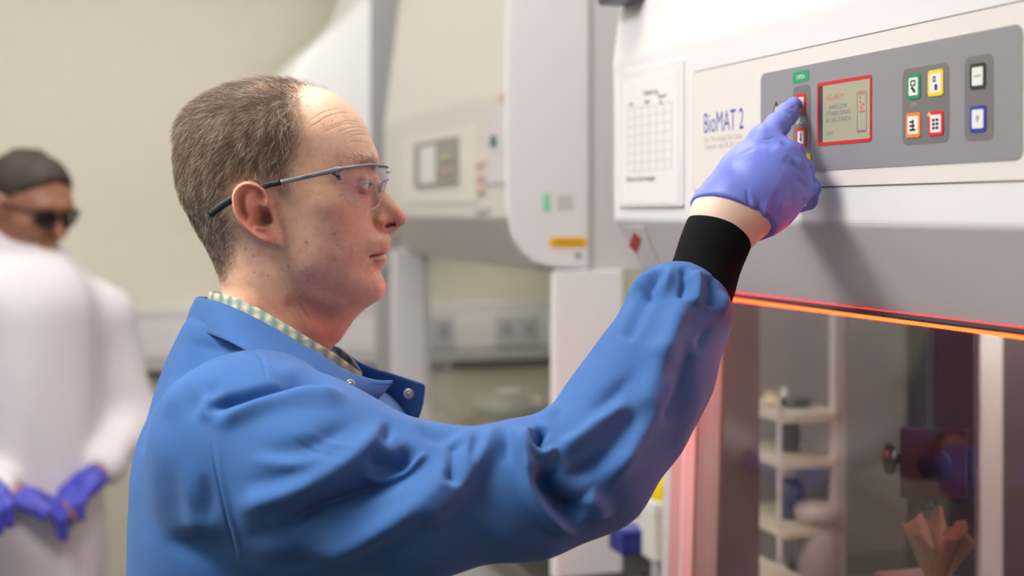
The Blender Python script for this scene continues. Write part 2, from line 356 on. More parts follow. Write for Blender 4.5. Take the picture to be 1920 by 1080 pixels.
# lower body: side walls, sash, worktop
YB = [LX(p, 1080, -.5)[0] for p in (1256, 1277, 1298, 1305, 1344, 1424)]
sash_prof = lambda z: YB[3] + (z - 1.15) * .03      # sash plane y at height z
M_int = mat('cabinet_steel', (176, 168, 162), .4)
def post(name, y0, y1, xa, xb, m):
    bm = bmesh.new(); d = lambda z: (z - 1.15) * .03
    prism(bm, [(y0 + d(.98), .98), (y0 + d(1.494), 1.494), (y1 + d(1.494), 1.494), (y1 + d(.98), .98)], xa, xb); return obj(name, bm, m, cab)
post('front_post', YB[0], YB[1], -.525, -.503, M_white2)
post('post_lip', YB[1], YB[2], -.52, -.498, M_white)
post('post_gap', YB[2], YB[3], -.52, -.506, M_line)
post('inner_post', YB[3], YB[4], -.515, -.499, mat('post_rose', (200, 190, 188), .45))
yd1 = YB[5]
boxo('side_panel', -.52, -.5, YB[4] - .004, yd1, .98, 1.494, mat('side_dark', (92, 80, 80), .5), cab)
yw1 = LX(1752, 800, -.5)[0]; yw2 = LX(1830, 800, -.5)[0]; yw3 = LX(1872, 800, -.5)[0]
boxo('side_window', -.513, -.507, yd1, yw1, .98, 1.5, M_sglass, cab)
boxo('rear_side_panel', -.52, -.5, yw1, yw2, .98, 1.5, mat('side_mid', (92, 92, 92), .5), cab)
boxo('rear_post', -.52, -.49, yw2, yw3, .98, 1.5, M_white2, cab)
boxo('rear_corner_panel', -.52, -.5, yw3, .74, .98, 1.5, mat('side_dark', (72, 62, 62), .5), cab)
boxo('back_panel', -.52, .78, .74, .76, .98, 1.5, M_int, cab)
boxo('side_panel', .76, .78, .12, .74, .98, 1.5, M_int, cab)
bm = bmesh.new(); prism(bm, [(sash_prof(1.05), 1.05), (sash_prof(1.494), 1.494), (sash_prof(1.494) + .006, 1.494), (sash_prof(1.05) + .006, 1.05)], -.497, .76); obj('sash_glass', bm, M_pglass, cab)
bm = bmesh.new(); prism(bm, [(sash_prof(1.04) - .008, 1.015), (sash_prof(1.06) - .008, 1.05), (sash_prof(1.06) + .012, 1.05), (sash_prof(1.04) + .012, 1.015)], -.498, .76); obj('sash_handle', bm, M_steel, cab)
boxo('worktop', X0, X1, .04, .76, .94, .98, M_steel, cab, .004)
boxo('base_unit', X0 + .02, X1 - .02, .12, .76, .08, .94, M_white2, cab, .006)
boxo('plinth', X0 + .04, X1 - .04, .16, .74, 0, .08, M_black, cab)
bm = bmesh.new(); tube(bm, [(-.45, .62, 1.475), (.72, .62, 1.475)], .012); obj('added_cabinet_lamp', bm, mat('added_tube_glow', (255, 255, 250), .4, emit=(1, .96, .9), es=24), cab, True)  # unseen tube added to brighten the near cabinet's dark inside
bm = bmesh.new()
# document in a clear sleeve
doc = empty('document_sleeve', (OX, OY, 0), CROT, 'clear plastic sleeve holding a printed record sheet, stuck left of the blue lettering', 'document')
dx0, dz1 = L(1163, 138); dx1 = L(1282, 126)[0]; _, dz0 = L(1163, 389)
plateo('sleeve', rrect(dx0, dx1, dz0, dz1, .004, 4), -.0020, .0005, mat('sleeve_plastic', (228, 225, 223), .12, coat=.5), doc)
plateo('sleeve_edge', rrect(dx0, dx1 , dz0 , dz0 + .003, .001, 2), -.0030, -.0015, mat('sleeve_edge_plastic', (176, 172, 172), .3), doc)
pp = plateo('paper_sheet', rrect(dx0 + .012, dx1 - .016, dz0 + .006, dz1 - .012, .001, 2), -.0024, -.0018, mat('paper', (226, 221, 219), .55), doc)
bm = bmesh.new(); pw = dx1 - dx0; ph = dz1 - dz0
for i in range(8):
    z = dz0 + ph * (.26 + .065 * i); box(bm, dx0 + pw * .14, dx0 + pw * .84, -.0027, -.0023, z, z + .0007)
for i in range(7):
    x = dx0 + pw * (.14 + .116 * i); box(bm, x, x + .0009, -.0027, -.0023, dz0 + ph * .26, dz0 + ph * .72)
obj('table_lines', bm, mat('print_grey', (178, 174, 174), .7), pp)
text('Cabinet Log', dx0 + pw * .40, dz0 + ph * .80, -.0027, .0095, mat('print_mid', (120, 118, 120), .7), pp)
text('Date', dx0 + pw * .16, dz0 + ph * .74, -.0027, .008, mat('print_mid', (120, 118, 120), .7), pp)
text('Initials', dx0 + pw * .42, dz0 + ph * .74, -.0027, .007, mat('print_mid', (120, 118, 120), .7), pp)
text('Cleaned\n  Yes', dx0 + pw * .63, dz0 + ph * .76, -.0027, .0075, mat('print_mid', (120, 118, 120), .7), pp)
text('Return to lab manager', dx0 + pw * .12, dz0 + ph * .19, -.0027, .0105, mat('print_mid', (120, 118, 120), .7), pp)

# things inside the cabinet, standing on its worktop
def at_y(px, py, y): x, z = L(px, py, y); return x, z
def cabthing(name, label, cat, x, y, z=.98, group=None):
    o = empty(name, (OX + x * UX + y * NX, OY + x * UY + y * NY, z), CROT, label, cat, group); return o
# clamp stand: dark post with square plate holding a round dark socket
ys = .40; xs, _ = at_y(1790, 800, ys); st = cabthing('clamp_stand', 'dark post stand behind the glass carrying a square plate with a round navy disc', 'clamp stand', xs, ys)
st.rotation_euler = (0, 0, -.305); SY = st.location.y; zpx = lambda py: CZ - (py - HY) / F * (SY - .06) - .98; k_ = (SY - .06) / F
boxo('post', -.026, .026, -.012, .012, .008, .510, mat('post_slate', (62, 66, 68), .5), st, .003); boxo('foot', -.08, .08, -.05, .05, 0, .01, M_black, st, .003)
cx_ = -38 * k_; pw_ = 61 * k_; az, bz = zpx(808), zpx(940)
pl = boxo('square_plate', cx_ - pw_, cx_ + pw_, -.058, -.048, bz, az, mat('plate_plum', (58, 44, 50), .45), st, .002)
boxo('bracket', -.02, .02, -.05, -.01, (az + bz) / 2 - .02, (az + bz) / 2 + .02, M_black, st)
bm = bmesh.new(); lathe(bm, [(.0205, 0), (.0205, .003), (.018, .004)], (cx_ + .001, -.058, (az + bz) / 2), 28, (0, -1, 0)); obj('round_disc', bm, mat('disc_navy', (18, 20, 44), .4), pl, True)
bm = bmesh.new(); lathe(bm, [(.006, 0), (.006, .004), (.020, .006), (.021, .018), (.012, .022)], (cx_ - pw_, -.053, (az + bz) / 2 + .004), 20, (-1, 0, 0)); obj('knob', bm, mat('knob_dark', (46, 46, 46), .25), st, True)
bm = bmesh.new(); lathe(bm, [(.004, 0), (.004, .006), (.008, .007), (.008, .014)], (cx_ - .008, -.053, bz), 16, (0, 0, -1)); obj('thumb_screw', bm, M_black, st, True)
# white funnel topped bottle
yb = .42; xb_, zt_ = at_y(1535, 940, yb); bo = cabthing('bottle', 'translucent white bottle with a wide flared top behind the cabinet glass', 'bottle', xb_, yb)
h = zt_ - .98
M_pl = mat('milky_plastic', (190, 182, 182), .35)
bm = bmesh.new(); lathe(bm, [(.03, 0), (.036, .004), (.036, h - .06), (.030, h - .045), (.026, h - .035)], (0, 0, 0), 28); obj('bottle_body', bm, M_pl, bo, True)
bm = bmesh.new(); lathe(bm, [(.027, h - .035), (.036, h - .028), (.039, h - .016), (.034, h - .004), (.018, h)], (0, 0, 0), 28); obj('flared_cap', bm, mat('cap_plastic', (200, 192, 192), .35), bo, True)
# tissue in a box
yt = .27; xt, zt2 = at_y(1757, 990, yt); tb_ = cabthing('tissue_box', 'cardboard box with crumpled beige tissue sticking up below the square plate', 'tissue box', xt, yt)
h = zt2 - .98
boxo('carton', -.07, .07, -.04, .04, 0, h - .065, mat('carton', (120, 100, 98), .7), tb_, .002)
bm = bmesh.new(); n1, n2 = 40, 14; rows = []
for j in range(n2):
    v = j / (n2 - 1); row = []
    for i in range(n1):
        a = 2 * math.pi * i / n1; r = (.012 + .030 * v) * (1 + .35 * math.sin(5 * a + 2 * v) * v + .15 * math.sin(11 * a + 1) * v)
        row.append(bm.verts.new((r * math.cos(a), r * .7 * math.sin(a), h - .07 + .07 * v * (1 + .18 * math.sin(3 * a + 1) + .1 * math.sin(9 * a)))))
    rows.append(row)
for j in range(n2 - 1):
    for i in range(n1): bm.faces.new((rows[j][i], rows[j][(i + 1) % n1], rows[j + 1][(i + 1) % n1], rows[j + 1][i]))
c = bm.verts.new((0, 0, h - .03))
for i in range(n1): bm.faces.new((rows[-1][i], rows[-1][(i + 1) % n1], c))
obj('tissue', bm, mat('tissue', (118, 96, 82), .8, bump=.4, bscale=80), tb_, True)

# ------------------------------------------------------------------ second cabinet
def hood_at(x0, x1, parent, top=2.3, m=M_white2, shift=0):
    bm = bmesh.new(); prism(bm, [(y + shift, z) for y, z in hood_profile(.76, top)], x0, x1)
    bmesh.ops.bevel(bm, geom=bm.edges[:], offset=.005, segments=3, affect='EDGES', profile=.5); return obj('hood', bm, m, parent)
c2 = empty('safety_cabinet', (OX, OY, 0), CROT, 'white safety cabinet in the middle with a yellow label on its rounded side cheek', 'safety cabinet')
A0, A1 = -1.943, -.985
hood_at(A0, A1, c2, m=mat('cab_two_face', (196, 190, 181), .45))
chk = [(.012, 2.3), (-.004, 1.95), (-.008, 1.75), (-.006, 1.60), (.004, 1.555), (.018, 1.53), (.04, 1.512), (.07, 1.504), (.138, 1.5), (.138, 2.3)]
bm = bmesh.new(); prism(bm, chk, A1, -.966); bmesh.ops.bevel(bm, geom=bm.edges[:], offset=.003, segments=2, affect='EDGES'); ck = obj('side_cheek', bm, M_white, c2)
boxo('cheek_seam', -.972, -.967, .138, .145, 1.0, 2.3, mat('seam_light', (176, 174, 170), .5), c2)
boxo('side_body', -.99, -.969, .145, .76, 1.5, 2.3, M_white2, c2)
boxo('front_post', -.99, -.966, .075, .2, .98, 1.5, M_white, c2, .004)
boxo('side_window', -.982, -.976, .2, .34, .98, 1.5, M_sglass, c2)
boxo('side_panel', -.99, -.97, .34, .76, .98, 1.5, M_greyw, c2)
boxo('front_post', A0, A0 + .04, .015, .10, .98, 1.51, M_white2, c2, .004)
boxo('side_window', A0 + .01, A0 + .016, .1, .7, .98, 1.5, M_sglass, c2)
boxo('back_panel', A0, A1, .74, .76, .98, 1.5, M_int, c2)
boxo('sash_glass', A0 + .04, A1, .085, .09, 1.15, 1.5, M_sglass, c2)
boxo('worktop', A0, -.966, .04, .76, .94, .98, M_steel, c2, .004)
boxo('base_unit', A0 + .02, -.98, .12, .76, 0, .94, M_white2, c2, .006)
def cheek(px0, px1, py0, py1, m, name, x=-.966, th=.001):
    ya, z1 = LX(px0, py0, x); yb, _ = LX(px1, py0, x); _, z0 = LX(px0, py1, x)
    return boxo(name, x, x + th, ya, yb, z0, z1, m, c2)
cheek(1031, 1098, 445, 464, mat('label_amber', (232, 176, 10), .5), 'yellow_label'); cheek(1040, 1090, 452, 457, mat('print_amber', (190, 140, 20), .6), 'label_print', th=.0016)
cheek(1019, 1031, 362, 397, mat('label_mint', (130, 214, 160), .5), 'green_sticker')
cheek(1045, 1073, 366, 392, mat('print_pale', (196, 192, 190), .6), 'sticker_print'); cheek(1079, 1089, 474, 484, mat('print_dark', (130, 128, 125), .6), 'small_mark')
def f2(a, b, t, bo, m, name, r=.002, y0=-.003):
    xa, z1 = L(a, t); xb, _ = L(b, t); _, z0 = L(a, bo); return plateo(name, rrect(xa, xb, z0, z1, r, 3), y0, .002, m, c2)
f2(752, 893, 262, 382, mat('fascia_two', (204, 199, 188), .45), 'fascia_plate', .01, -.002)
d2 = f2(779, 861, 270, 352, mat('display_two', (138, 131, 122), .45), 'control_panel', .006, -.005)
f2(792, 820, 277, 345, mat('display_two_screen', (204, 200, 192), .4), 'display_screen', .003, -.007)
f2(830, 850, 290, 302, mat('key_olive', (160, 158, 128), .5), 'button', .003, -.007); f2(828, 848, 318, 328, mat('key_rose', (165, 140, 132), .5), 'button', .003, -.007)
ps = f2(911, 950, 200, 345, mat('note_paper', (198, 190, 188), .6), 'notice_sheet', .001, -.003)
for a, b, t, bo, c_ in ((922, 932, 255, 276, (60, 95, 92)), (941, 952, 262, 278, (170, 205, 175)), (939, 950, 176, 192, (196, 160, 150)), (894, 908, 296, 310, (212, 186, 170)), (895, 910, 322, 336, (205, 172, 165)), (895, 908, 345, 362, (198, 165, 160)), (890, 915, 384, 398, (182, 178, 176))):
    f2(a, b, t, bo, mat('sticker_%d_%d' % (c_[0], c_[1]), c_, .5), 'sticker', .002, -.005)
bm = bmesh.new(); tube(bm, [(A0 + .05, .55, 1.489), (A1 - .25, .55, 1.489)], .006); obj('added_cabinet_lamp', bm, MC['added_tube_glow'], c2, True)  # tube tucked out of view, added to lift this dark interior
# equipment inside the middle cabinet
eq = cabthing('centrifuge', 'dark domed bench centrifuge inside the middle cabinet, seen through its glass', 'centrifuge', -1.5, .17)
bm = bmesh.new(); lathe(bm, [(.11, 0), (.12, .02), (.12, .14), (.10, .19), (.06, .22), (.02, .23)], (0, 0, 0), 28); obj('housing', bm, mat('olive_dark', (95, 90, 74), .5), eq, True)
bm = bmesh.new(); lathe(bm, [(.085, .2), (.07, .235), (.03, .25)], (0, 0, 0), 24); obj('lid', bm, mat('lid_grey', (140, 138, 128), .4), eq, True)
eq = cabthing('balance', 'pale boxy laboratory balance beside the dark centrifuge', 'balance', -1.20, .36)
boxo('case', -.09, .09, -.12, .12, 0, .2, mat('pale_case', (196, 193, 184), .5), eq, .02); boxo('keypad', -.06, .06, -.125, -.118, .03, .07, M_pad, eq); 
bm = bmesh.new(); lathe(bm, [(.01, .2), (.01, .215), (.06, .217), (.06, .224)], (0, 0, 0), 24); obj('weighing_pan', bm, M_steel, eq, True)
# ------------------------------------------------------------------ third cabinet
c3 = empty('safety_cabinet', (OX, OY, 0), CROT, 'furthest white cabinet with a sloping curved hood behind the man’s forehead'.replace('’', "'"), 'safety cabinet')
pr = [LX(555, 140, -2.1), LX(575, 108, -2.1), LX(610, 72, -2.1), LX(650, 40, -2.1), LX(700, -5, -2.1), (.05, 2.3), (.62, 2.3), (.62, 1.5), (.02, 1.5), (-.12, 1.53), (-.2, 1.62), (-.215, 1.75)]
bm = bmesh.new(); prism(bm, pr, -2.62, -2.1); bmesh.ops.bevel(bm, geom=bm.edges[:], offset=.006, segments=2, affect='EDGES'); obj('hood', bm, mat('bright_white', (242, 240, 238), .4), c3)
bm = bmesh.new(); tube(bm, [(-2.58, .4, 1.475), (-2.14, .4, 1.475)], .012); obj('added_cabinet_lamp', bm, MC['added_tube_glow'], c3, True)  # unseen tube added to brighten the wall area behind
boxo('edge_strip', -2.12, -2.094, .0, .075, 1.45, 2.3, mat('strip_grey', (165, 162, 162), .5), c3)
boxo('front_post', -2.14, -2.1, .02, .075, .94, 1.5, M_greyw, c3)
boxo('side_window', -2.12, -2.115, .075, .6, .94, 1.5, M_sglass, c3)
boxo('worktop', -2.62, -2.1, 0, .62, .9, .94, M_steel, c3)
boxo('base_unit', -2.6, -2.12, .05, .6, 0, .9, M_white2, c3)

# ------------------------------------------------------------------ rack of supplies between the cabinets
rk = cabthing('shelf_rack', 'narrow white shelf rack seen through the near cabinet glass', 'shelf rack', 0, 0, 0)
ry0, ry1 = LX(1425, 800, -.75)[0], LX(1538, 800, -.75)[0]
boxo('upright', -.69, -.67, ry1 - .020, ry1, 0, 1.52, M_white, rk, .003); boxo('upright', -.87, -.855, ry1 - .008, ry1, 0, 1.30, M_white, rk, .002)
for xx in (-.68, -.86): boxo('upright', xx - .004, xx + .004, ry0 - .006, ry0, 0, 1.30, M_white, rk, .002)
zs1 = LX(1480, 772, -.7)[1]; zs2 = LX(1480, 858, -.7)[1]; zs3 = LX(1480, 985, -.7)[1]
for z in (zs1, zs2, zs3): boxo('shelf', -.87, -.67, ry0, ry1, z - .014, z, mat('shelf_cream', (222, 216, 196), .5), rk, .002)
def on_rack(name, label, cat, y, z, prof, m, capm=None, caph=0):
    o = cabthing(name, label, cat, -.75, y, z); bm = bmesh.new(); lathe(bm, prof, (0, 0, 0), 20); obj('body', bm, m, o, True)
    if capm:
        bm = bmesh.new(); h = prof[-1][1]; lathe(bm, [(prof[-1][0] * .9, h), (prof[-1][0] * .95, h + caph)], (0, 0, 0), 16); obj('cap', bm, capm, o, True)
ym = (ry0 + ry1) / 2
on_rack('bottle', 'small dark bottle on the middle rack shelf', 'bottle', ym, zs2, [(.014, 0), (.016, .003), (.016, .04), (.008, .05)], M_black, M_black, .008)
on_rack('jar', 'cream lidded jar at the left of the top rack shelf', 'jar', ry0 + .022, zs1, [(.014, 0), (.014, .02)], mat('jar_cream', (225, 215, 180), .5), mat('lid_cream', (200, 190, 150), .5), .006)
on_rack('bottle', 'squat blue-grey bottle on the lowest rack shelf', 'bottle', ym, zs3, [(.02, 0), (.022, .004), (.022, .05), (.01, .065)], mat('blue_grey', (70, 85, 110), .5), M_white, .01)
on_rack('beaker', 'dark teal dish on the top rack shelf', 'dish', ym + .01, zs1, [(.02, 0), (.028, .012)], mat('teal_dark', (60, 75, 75), .4))
# bench seen low between the cabinets
bn = cabthing('side_bench', 'pale bench low between the two cabinets behind the raised sleeve', 'bench', 0, 0, 0)
boxo('bench_top', -.96, -.53, .21, .33, 1.03, 1.06, mat('bench_cream', (214, 208, 188), .5), bn, .004)
boxo('bench_leg', -.94, -.91, .24, .27, 0, 1.03, M_white2, bn); boxo('bench_leg', -.94, -.91, .29, .32, 0, 1.03, M_white2, bn); boxo('bench_leg', -.58, -.55, .24, .27, 0, 1.03, M_white2, bn); boxo('bench_leg', -.58, -.55, .29, .32, 0, 1.03, M_white2, bn)
yv, zv = LX(1246, 936, -.75); q1 = cabthing('carton', 'small white carton on the bench under the yellow bottle', 'box', -.75, yv, 1.06)
boxo('carton_body', -.03, .03, -.03, .03, 0, zv - 1.06, mat('white_card', (214, 208, 196), .6), q1, .002); boxo('carton_lid', -.031, .031, -.031, .031, zv - 1.075, zv - 1.0605, M_white, q1, .001)
q1 = cabthing('bottle', 'yellow bottle just left of the pink-lit cabinet post', 'bottle', -.75, yv, zv)
bm = bmesh.new(); lathe(bm, [(.020, 0), (.023, .005), (.023, .035), (.010, .05)], (0, 0, 0), 20); obj('bottle_body', bm, mat('yellow_plastic', (236, 208, 30), .4), q1, True)
bm = bmesh.new(); lathe(bm, [(.011, .05), (.011, .062), (.008, .065)], (0, 0, 0), 16); obj('cap', bm, M_white, q1, True)
yv, _ = LX(1178, 1020, -.8); q1 = cabthing('tip_box', 'small navy blue box on the bench below the raised elbow', 'box', -.8, yv, 1.06)
boxo('box_body', -.03, .03, -.022, .022, 0, .03, mat('navy_box', (30, 40, 120), .5), q1, .003); boxo('box_lid', -.031, .031, -.023, .023, .03, .04, mat('navy_lid', (40, 52, 140), .4), q1, .003)
yv, _ = LX(1225, 985, -.88); q1 = cabthing('tray', 'flat blue tray at the back of the bench beside the white post', 'tray', -.88, yv, 1.06)
boxo('tray_body', -.05, .05, -.035, .035, 0, .02, mat('tray_blue', (52, 60, 150), .5), q1, .003); boxo('tray_liner', -.044, .044, -.03, .03, .019, .022, mat('tray_liner', (210, 205, 190), .6), q1, .001)

# ------------------------------------------------------------------ sculpting tools
def sstep(x): x = np.clip(x, 0, 1); return x * x * (3 - 2 * x)
def smin(a, b, k):
    h_ = np.clip(.5 + .5 * (b - a) / k, 0, 1); return b + (a - b) * h_ - k * h_ * (1 - h_)
def iso(f, origin, h, clip):
    g = vdb.FloatGrid(float(clip)); g.copyFromArray(np.clip(f, -clip, clip).astype(np.float32))
    p, q = g.convertToQuads(0.0)
    p = np.asarray(p, dtype=np.float64) * h + np.asarray(origin); q = np.asarray(q, dtype=np.int64)
    a, b, c = p[q[:, 0]], p[q[:, 1]], p[q[:, 2]]
    if np.einsum('ij,ij->i', a - p.mean(0), np.cross(b - a, c - a)).sum() < 0: q = q[:, ::-1]
    return p, q
def cap(X, Y, Z, a, b, ra, rb, s=(1, 1, 1)):
    a = np.asarray(a, np.float32); b = np.asarray(b, np.float32); d = b - a; L2 = float(d @ d) + 1e-12
    t = np.clip(((X - a[0]) * d[0] + (Y - a[1]) * d[1] + (Z - a[2]) * d[2]) / L2, 0, 1)
    return np.sqrt(((X - a[0] - t * d[0]) / s[0]) ** 2 + ((Y - a[1] - t * d[1]) / s[1]) ** 2 + ((Z - a[2] - t * d[2]) / s[2]) ** 2) - (ra + (rb - ra) * t)
def union(lo, hi, h, prims, extra=None):
    lo = np.asarray(lo, float); n = np.ceil((np.asarray(hi) - lo) / h).astype(int) + 1
    ax = [(lo[i] + h * np.arange(n[i])).astype(np.float32) for i in range(3)]
    f = np.full(tuple(n), 1.0, np.float32)
    if extra is not None: f = np.minimum(f, extra(ax[0][:, None, None], ax[1][None, :, None], ax[2][None, None, :]).astype(np.float32))
    for pr in prims:
        a, b, ra, rb, k = pr[:5]; s = pr[5] if len(pr) > 5 else (1, 1, 1)
        m = max(ra, rb) * max(s) + k + 2 * h; sl = []
        for i in range(3):
            i0 = max(0, int((min(a[i], b[i]) - m - lo[i]) / h)); i1 = min(n[i], int((max(a[i], b[i]) + m - lo[i]) / h) + 2); sl.append(slice(i0, max(i0 + 1, i1)))
        sl = tuple(sl); X, Y, Z = ax[0][sl[0]][:, None, None], ax[1][sl[1]][None, :, None], ax[2][sl[2]][None, None, :]
        f[sl] = smin(f[sl], cap(X, Y, Z, a, b, ra, rb, s), k)
    return f, lo, ax
def chain(pts, k):
    """pts: (px,py,Y,r)"""
    q = [(tuple(P(a[0], a[1], a[2])), a[3]) for a in pts]
    return [(q[i][0], q[i + 1][0], q[i][1], q[i + 1][1], k) for i in range(len(q) - 1)]
def vnormals(V, Q):
    fn = np.cross(V[Q[:, 2]] - V[Q[:, 0]], V[Q[:, 3]] - V[Q[:, 1]]); n = np.zeros_like(V)
    for i in range(3):
        for k in range(4): n[:, i] += np.bincount(Q[:, k], fn[:, i], len(V))
    return n / (np.linalg.norm(n, axis=1)[:, None] + 1e-20)
def subdiv(V, Q, levels):
    """Catmull-Clark on a closed quad mesh"""
    for _ in range(levels):
        n = len(V); m = len(Q); E = np.concatenate([Q[:, [0, 1]], Q[:, [1, 2]], Q[:, [2, 3]], Q[:, [3, 0]]]); Es = np.sort(E, 1); key = Es[:, 0].astype(np.int64) * n + Es[:, 1]
        uk, inv = np.unique(key, return_inverse=True); inv = inv.ravel(); ne = len(uk); a = uk // n; b = uk % n; Fc = V[Q].mean(1); fcount = np.bincount(inv, minlength=ne).astype(float)
        Ep = np.empty((ne, 3)); Vn = np.empty((n, 3)); f4 = np.tile(np.arange(m), 4); val = np.bincount(Q.ravel(), minlength=n).astype(float); mid = (V[a] + V[b]) / 2; ev = np.bincount(a, minlength=n) + np.bincount(b, minlength=n)
        for i in range(3):
            fs_ = np.bincount(inv, Fc[f4, i], ne) / fcount; Ep[:, i] = (mid[:, i] + fs_) / 2
            fa = np.bincount(Q.ravel(), np.repeat(Fc[:, i], 4), n) / np.maximum(val, 1); ea = (np.bincount(a, mid[:, i], n) + np.bincount(b, mid[:, i], n)) / np.maximum(ev, 1); v_ = np.maximum(val, 3)
            Vn[:, i] = (fa + 2 * ea + (v_ - 3) * V[:, i]) / v_
        e0, e1, e2, e3 = (n + m + inv[k * m:(k + 1) * m] for k in range(4)); c = n + np.arange(m)
        V = np.vstack([Vn, Fc, Ep])
        Q = np.concatenate([np.stack([Q[:, 0], e0, c, e3], 1), np.stack([Q[:, 1], e1, c, e0], 1), np.stack([Q[:, 2], e2, c, e1], 1), np.stack([Q[:, 3], e3, c, e2], 1)])
    return V, Q, vnormals(V, Q)
def relax(V, Q, it=2, lam=.5):
    V = V.copy(); n = len(V); e = np.concatenate([Q[:, [0, 1]], Q[:, [1, 2]], Q[:, [2, 3]], Q[:, [3, 0]]])
    for _ in range(it):
        s = np.zeros_like(V); c = np.bincount(e.ravel(), minlength=n).astype(float)
        for i in range(3): s[:, i] = np.bincount(e[:, 0], V[e[:, 1], i], n) + np.bincount(e[:, 1], V[e[:, 0], i], n)
        V += lam * (s / np.maximum(c, 1)[:, None] - V)
    return V
def pdist(x, y, poly, cols=None):
    """distance from points to polyline; returns d, fraction along, (interpolated columns)"""
    p = np.asarray(poly, float); best = np.full(x.shape, 1e9); T = np.zeros(x.shape); C_ = None if cols is None else np.zeros(x.shape)
    seg = np.r_[0, np.cumsum(np.hypot(*np.diff(p[:, :2], axis=0).T))]; tot = seg[-1]
    for i in range(len(p) - 1):
        a, b = p[i, :2], p[i + 1, :2]; d = b - a; L2 = d @ d + 1e-12
        t = np.clip(((x - a[0]) * d[0] + (y - a[1]) * d[1]) / L2, 0, 1); r = (x - a[0] - t * d[0]) ** 2 + (y - a[1] - t * d[1]) ** 2
        m = r < best; best = np.where(m, r, best); T = np.where(m, (seg[i] + t * (seg[i + 1] - seg[i])) / tot, T)
        if cols is not None: C_ = np.where(m, cols[i] * (1 - t) + cols[i + 1] * t, C_)
    return (np.sqrt(best), T) if cols is None else (np.sqrt(best), T, C_)
def stroke(x, y, pts, amp, sig, taper=.25, n=5):
    """soft ridge (amp>0) or groove along a smooth polyline"""
    p = spl(pts, n); out = np.zeros(x.shape); m = (x > p[:, 0].min() - 4 * sig) & (x < p[:, 0].max() + 4 * sig) & (y > p[:, 1].min() - 4 * sig) & (y < p[:, 1].max() + 4 * sig)
    if not m.any(): return out
    d, t = pdist(x[m], y[m], p); e = sstep(t / max(taper, 1e-3)) * sstep((1 - t) / max(taper, 1e-3)) if taper > 0 else 1.0
    out[m] = amp * np.exp(-.5 * (d / sig) ** 2) * e; return out
def blob(x, y, cx, cy, sx, sy, amp): return amp * np.exp(-.5 * (((x - cx) / sx) ** 2 + ((y - cy) / sy) ** 2))
def inpoly(x, y, poly):
    p = np.asarray(poly, float); r = np.zeros(x.shape, bool)
    for i in range(len(p)):
        x0, y0 = p[i]; x1, y1 = p[(i + 1) % len(p)]
        c = ((y0 > y) != (y1 > y)) & (x < (x1 - x0) * (y - y0) / (y1 - y0 + 1e-12) + x0); r ^= c
    return r
def proj(V): return 960 + F * V[:, 0] / V[:, 1], HY - F * (V[:, 2] - CZ) / V[:, 1]
def color_attr(o, name, col):
    at = o.data.color_attributes.new(name, 'FLOAT_COLOR', 'POINT'); c = np.ones((len(o.data.vertices), 4), np.float32); c[:, :3] = col; at.data.foreach_set('color', c.ravel())

# ------------------------------------------------------------------ head
PHI = math.radians(6.0); HF = np.array([math.cos(PHI), math.sin(PHI)]); HLt = np.array([-math.sin(PHI), math.cos(PHI)]); HO = np.array([(530 - 960) / F * 1.45, 1.45])
def HL(px, py, H=0.0):
    px = np.asarray(px, float); py = np.asarray(py, float); H = np.asarray(H, float)
    rx = (px - 960) / F; bx = HO[0] - H * HLt[0]; by = HO[1] - H * HLt[1]
    x = (rx * by - bx) / (HF[0] - rx * HF[1]); Y = by + x * HF[1]
    return x, CZ - (py - HY) / F * Y
def H2W(V):
    W = np.empty_like(V); W[:, 0] = HO[0] + V[:, 0] * HF[0] + V[:, 1] * HLt[0]; W[:, 1] = HO[1] + V[:, 0] * HF[1] + V[:, 1] * HLt[1]; W[:, 2] = V[:, 2]; return W
def h2w(x, y, z): return Vector(H2W(np.array([[x, y, z]], float))[0])
def hp(pts, H): return [tuple(float(v) for v in HL(a, b, H)) for a, b in pts]
hh = .00094
gx = np.arange(-.125, .140, hh); gz = np.arange(1.415, 1.742, hh); GX, GZ = np.meshgrid(gx, gz, indexing='ij')
# silhouette without the nose: px, py, edge radius (m)
SIL = [(550, 156, .075), (596, 164, .072), (633, 179, .068), (661, 203, .064), (680, 226, .062), (693, 252, .060), (704, 277, .058), (710, 296, .054), (710, 308, .052), (704, 325, .055), (699, 350, .078), (697, 380, .078), (700, 408, .066), (712, 428, .046), (727, 438, .036), (733, 449, .040), (732, 462, .040), (729, 469, .036), (723, 476, .034), (725.5, 484, .032), (723, 492, .030), (716, 502, .026), (714, 509, .026), (718, 518, .026), (723, 535, .026), (721, 549, .027), (714, 560, .028), (700, 569, .030), (683, 580, .032), (667, 596, .036), (653, 616, .038), (639, 636, .040), (625, 650, .042), (615, 680, .05), (615, 800, .06), (380, 800, .07), (385, 640, .065), (405, 580, .062), (417, 546, .060), (413, 525, .06), (405, 500, .062), (391, 467, .066), (374, 435, .070), (357, 400, .073), (343, 365, .075), (337, 324, .076), (338, 275, .076), (343, 240, .076), (357, 214, .076), (380, 194, .076), (412, 177, .076), (445, 165, .076), (480, 157, .076), (515, 154, .076)]
s_ = spl([p for p in SIL] + [SIL[0]], 6); sx_, sz_ = HL(s_[:, 0], s_[:, 1], 0.0); SP = np.c_[sx_, sz_]
def signed(SPp, R):
    d, _, r = pdist(GX, GZ, SPp, R); ins = inpoly(GX, GZ, SPp); return np.where(ins, d, -d), r
D0, R0 = signed(SP, s_[:, 2])
